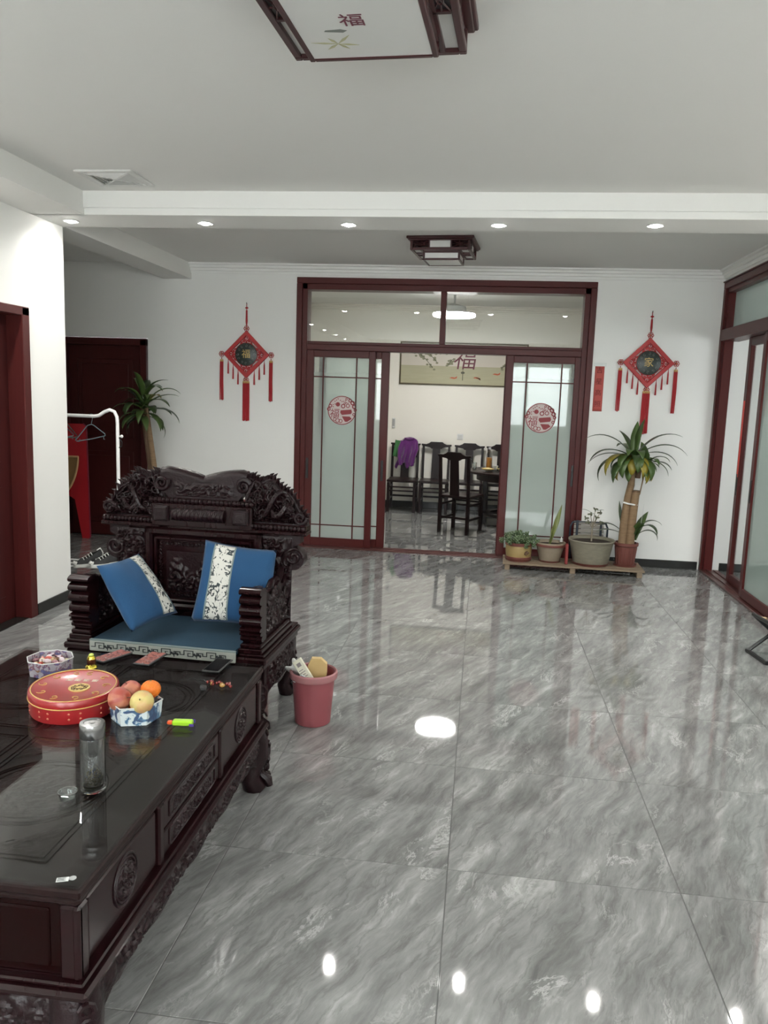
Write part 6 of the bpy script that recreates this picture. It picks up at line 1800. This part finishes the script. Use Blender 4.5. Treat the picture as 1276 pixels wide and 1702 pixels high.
MB().tube([(0.0, -0.0152, -0.05), (0.0, -0.0152, -0.23)], [0.003, 0.006], 5).ball((0, -0.015, -0.12), 0.030, 8, None, (1, 0.06, 0.6)).build('painted_tassel', TWG, t)

# switch and socket
t = thing('wall_remote', 'narrow white remote holder on the dining wall', 'remote', (-1.305, YW, 1.257), 0)
MB().box(-0.022, 0.022, -0.026, 0, -0.075, 0.075, 0.005).build('holder', MAT['white_plastic'], t)
MB().box(-0.015, 0.015, -0.0275, -0.024, -0.045, 0.060, 0.003).build('key_pad', pm('grey_keys', (0.35, 0.35, 0.34), None, 30, 0.5), t)
t = thing('wall_socket', 'square white wall switch plate above the dining chairs', 'socket', (-0.315, YW, 1.09), 0)
MB().box(-0.043, 0.043, -0.010, 0, -0.043, 0.043, 0.004).build('plate', MAT['white_plastic'], t)
MB().box(-0.030, 0.030, -0.0125, -0.009, -0.030, 0.030, 0.002).build('rocker', pm('grey_rocker', (0.62, 0.62, 0.60), None, 30, 0.5), t)

# dining chairs
CW = MAT['chairwood']


def dining_chair(label, x, y, rz):
    t = thing('dining_chair', label, 'chair', (x, y, 0), rz, 'dark wooden dining chairs')
    W2, D2 = 0.188, 0.205
    for sx in (-1, 1):
        MB().box(sx * W2 - 0.020, sx * W2 + 0.020, -D2 - 0.020, -D2 + 0.020, 0, 0.43, 0.004).build('front_leg', CW, t)
        # rear post, slightly raked
        MB().add([(sx * W2 - 0.019, D2 - 0.019, 0), (sx * W2 + 0.019, D2 - 0.019, 0), (sx * W2 + 0.019, D2 + 0.019, 0), (sx * W2 - 0.019, D2 + 0.019, 0),
                  (sx * W2 - 0.018, D2 - 0.018, 0.45), (sx * W2 + 0.018, D2 - 0.018, 0.45), (sx * W2 + 0.018, D2 + 0.018, 0.45), (sx * W2 - 0.018, D2 + 0.018, 0.45),
                  (sx * W2 - 0.016, D2 + 0.030, 0.965), (sx * W2 + 0.016, D2 + 0.030, 0.965), (sx * W2 + 0.016, D2 + 0.058, 0.965), (sx * W2 - 0.016, D2 + 0.058, 0.965)],
                 [(3, 2, 1, 0), (0, 1, 5, 4), (1, 2, 6, 5), (2, 3, 7, 6), (3, 0, 4, 7), (4, 5, 9, 8), (5, 6, 10, 9), (6, 7, 11, 10), (7, 4, 8, 11), (8, 9, 10, 11)]).build('rear_post', CW, t, 20)
        for z_ in (0.16, 0.34): MB().box(sx * W2 - 0.010, sx * W2 + 0.010, -D2 + 0.02, D2 - 0.02, z_, z_ + 0.026, 0.003).build('side_stretcher', CW, t)
    for z_ in (0.30, 0.355): MB().box(-W2 + 0.02, W2 - 0.02, -D2 - 0.010, -D2 + 0.010, z_, z_ + 0.020, 0.003).build('front_stretcher', CW, t)
    MB().box(-W2 + 0.02, W2 - 0.02, D2 - 0.010, D2 + 0.010, 0.18, 0.206, 0.003).build('rear_stretcher', CW, t)
    MB().box(-W2 - 0.024, W2 + 0.024, -D2 - 0.030, D2 + 0.012, 0.435, 0.470, 0.008).build('seat', CW, t)
    # top rail with raised centre
    top = [(-0.222, 0.955), (-0.216, 0.972), (-0.15, 0.968), (-0.11, 0.985), (-0.085, 1.005), (0.085, 1.005), (0.11, 0.985), (0.15, 0.968), (0.216, 0.972), (0.222, 0.955)]
    bot = [(0.20, 0.940), (0.10, 0.925), (0.07, 0.905), (-0.07, 0.905), (-0.10, 0.925), (-0.20, 0.940)]
    MB().prism(top + bot, D2 + 0.028, D2 + 0.062, 'y').build('top_rail', CW, t, 30)
    MB().add([(-0.062, D2 - 0.012, 0.465), (0.062, D2 - 0.012, 0.465), (0.055, D2 + 0.034, 0.915), (-0.055, D2 + 0.034, 0.915), (-0.062, D2 + 0.004, 0.465), (0.062, D2 + 0.004, 0.465), (0.055, D2 + 0.050, 0.915), (-0.055, D2 + 0.050, 0.915)],
             [(0, 1, 2, 3), (7, 6, 5, 4), (0, 4, 5, 1), (1, 5, 6, 2), (2, 6, 7, 3), (3, 7, 4, 0)]).build('splat', CW, t)
    return t


for i, (x_, lab) in enumerate(((-1.105, 'dark wooden dining chair at the wall with the purple jacket over it'), (-0.650, 'dark wooden dining chair at the wall, second from the jacket'), (-0.165, 'dark wooden dining chair at the wall below the socket'), (0.300, 'dark wooden dining chair at the wall behind the juice bottle'))):
    dining_chair(lab, x_, 11.47, 0.0)
fc = dining_chair('dark wooden dining chair with its back to the sliding door', -0.215, 9.90, PI - 0.40)

# jacket and green cloth over the first chair
PURP = pm('purple_fleece', (0.115, 0.012, 0.145), (0.085, 0.008, 0.110), 12, 0.9, bump=0.4, bscale=50, sheen=0.4)
GRN = pm('green_cloth', (0.06, 0.20, 0.07), (0.045, 0.15, 0.05), 12, 0.9)
t = thing('jacket', 'purple fleece jacket draped over the leftmost dining chair', 'jacket', (-1.065, 11.675, 0), 0)


def jk(u, v):
    # front sheet hanging from the top rail: straight right edge, left edge flaring, folds running down
    xl = -0.075 - 0.115 * v ** 0.7 - 0.012 * math.sin(8 * v); xr = 0.105 + 0.02 * math.sin(6 * v) - 0.01 * v
    x_ = xl + (xr - xl) * u + 0.02
    hem = 0.40 + 0.035 * math.sin(10 * u + 1) + 0.02 * math.sin(23 * u)
    z_ = 1.052 - hem * v - 0.030 * (2 * u - 1) ** 4 * (1 - v)
    fold = math.sin(15 * u + 2.5 * v) + 0.6 * math.sin(27 * u - 3 * v)
    y_ = -0.055 - 0.016 * fold * min(1, 2 * v) - 0.030 * math.sin(PI * v * 0.8)
    return (x_, y_, z_)


o = MB().grid(jk, 44, 26).build('front', PURP, t, 180); so = o.modifiers.new('cloth', 'SOLIDIFY'); so.thickness = 0.012; so.offset = 1
MB().grid(lambda u, v: ((2 * u - 1) * 0.115 + 0.02, 0.055 + 0.02 * math.sin(3 * u), 1.05 - 0.25 * v - 0.045 * (2 * u - 1) ** 2), 12, 8).build('back', PURP, t, 180)
MB().grid(lambda u, v: ((2 * u - 1) * 0.115 + 0.02, -0.07 + 0.125 * v, 1.058 - 0.045 * (2 * u - 1) ** 2 + 0.008 * math.sin(PI * v)), 12, 4).build('shoulder', PURP, t, 180)
for sx in (-1, 1):
    MB().tube([(sx * 0.105 + 0.02, -0.06, 1.0), (sx * 0.125 + 0.01, -0.10, 0.90), (sx * 0.105 - 0.01, -0.11, 0.78), (sx * 0.085 - 0.01, -0.105, 0.655)], [0.022, 0.028, 0.028, 0.026], 12).build('sleeve', PURP, t)
MB().tube([(-0.05, -0.07, 1.045), (0.02, -0.085, 1.035), (0.09, -0.07, 1.045)], 0.014, 8).build('collar', PURP, t)
t = thing('green_cloth', 'green cloth hanging on the chair beneath the purple jacket', 'cloth', (-1.24, 11.66, 0), 0)
MB().grid(lambda u, v: (-0.01 + 0.10 * u - 0.035 * v, -0.045 - 0.012 * math.sin(9 * u), 1.02 - 0.24 * v - 0.02 * u), 10, 10).build('sheet', GRN, t, 180).modifiers.new('cloth', 'SOLIDIFY').thickness = 0.006

# round dining table
t = thing('dining_table', 'round dark dining table with glass turntable in the dining room', 'table', (0.46, 10.62, 0), 0)
MB().lathe([(0.0005, 0.685), (0.60, 0.685), (0.625, 0.695), (0.625, 0.718), (0.61, 0.726), (0.0005, 0.726)], 48).build('table_top', CW, t)
MB().lathe([(0.0005, 0.60), (0.50, 0.60), (0.50, 0.685), (0.0005, 0.685)], 40).build('apron_ring', CW, t)
for k in range(5):
    a = 2 * PI * k / 5 + 0.6
    MB().box(0.38 * math.cos(a) - 0.030, 0.38 * math.cos(a) + 0.030, 0.38 * math.sin(a) - 0.030, 0.38 * math.sin(a) + 0.030, 0, 0.60, 0.006).build('leg', CW, t)
MB().lathe([(0.30, 0.13), (0.40, 0.13), (0.40, 0.165), (0.30, 0.165)], 32, capb=False, capt=False).build('foot_ring', CW, t)
MB().lathe([(0.0005, 0.728), (0.10, 0.728), (0.10, 0.740), (0.0005, 0.740)], 24).build('turntable_base', MAT['chrome'], t)
MB().lathe([(0.0005, 0.7405), (0.40, 0.7405), (0.40, 0.7485), (0.0005, 0.7485)], 44).build('turntable_glass', thin_glass('turntable_pane', (0.80, 0.86, 0.84)), t)
TZ2 = 0.7488
t = thing('juice_bottle', 'clear plastic bottle of orange drink on the dining table', 'bottle', (0.115, 10.50, TZ2), 0)
JU = pm('orange_drink', (0.62, 0.24, 0.025), (0.52, 0.18, 0.02), 8, 0.15)
MB().lathe([(0.0005, 0), (0.038, 0), (0.041, 0.006), (0.040, 0.16), (0.041, 0.175), (0.028, 0.225), (0.014, 0.245), (0.014, 0.262)], 26, capt=False).build('bottle_shell', CLR, t)
MB().lathe([(0.0005, 0.004), (0.036, 0.004), (0.0375, 0.010), (0.0375, 0.150), (0.0005, 0.150)], 26).build('drink', JU, t)
MB().lathe([(0.017, 0.258), (0.017, 0.282), (0.0005, 0.283)], 18).build('cap', MAT['white_plastic'], t)
YG = pm('yellow_glaze', (0.55, 0.42, 0.10), (0.5, 0.36, 0.08), 10, 0.35)
for (x_, y_, n_) in ((0.10, 10.33, 'shallow yellow dish of food at the near edge of the dining table'), (0.30, 10.40, 'shallow yellow dish of food behind the right sash on the table')):
    t = thing('yellow_dish', n_, 'dish', (x_, y_, TZ2 if math.hypot(x_ - .46, y_ - 10.62) < .3 else TZ2), 0, 'yellow dishes on the dining table')
    MB().lathe([(0.0005, 0), (0.055, 0), (0.085, 0.016), (0.082, 0.018), (0.052, 0.005), (0.0005, 0.005)], 26).build('dish', YG, t)
    MB().lathe([(0.068, 0.010), (0.045, 0.026), (0.0005, 0.032)], 18).build('food', pm('pale_food', (0.60, 0.50, 0.24), (0.45, 0.36, 0.14), 40, 0.7), t)
t = thing('drinking_glass', 'clear drinking glass at the left edge of the dining table', 'glass', (-0.075, 10.50, 0.7265), 0)
MB().lathe([(0.0005, 0), (0.028, 0), (0.034, 0.10), (0.032, 0.10), (0.026, 0.006), (0.0005, 0.006)], 22).build('cup', CLR, t)
t = thing('white_cup', 'small white cup next to the juice bottle', 'cup', (0.20, 10.45, TZ2), 0)
MB().lathe([(0.0005, 0), (0.022, 0), (0.036, 0.05), (0.034, 0.05), (0.020, 0.005), (0.0005, 0.005)], 22).build('cup_body', MAT['white_plastic'], t)

# ------------------------------------------------------------------ side room seen through the right glass door
sr = thing('red_hose', 'red hose drooping across the glazed side room', 'hose', (3.1, 6.6, 0), 0)
MB().tube([(-0.55, -0.3, 1.22), (-0.2, -0.1, 1.12), (0.3, 0.1, 1.06), (0.9, 0.3, 1.10), (1.45, 0.5, 1.25)], 0.010, 8).build('hose', pm('red_rubber', (0.42, 0.06, 0.05), None, 20, 0.5), sr)
MB().tube([(1.45, 0.5, 1.25), (1.6, 0.55, 1.26)], 0.014, 8).build('nozzle', MAT['black'], sr)
MB().box(-0.58, -0.52, -0.33, -0.27, 0, 1.24, 0.006).build('stand_post', MAT['black'], sr)
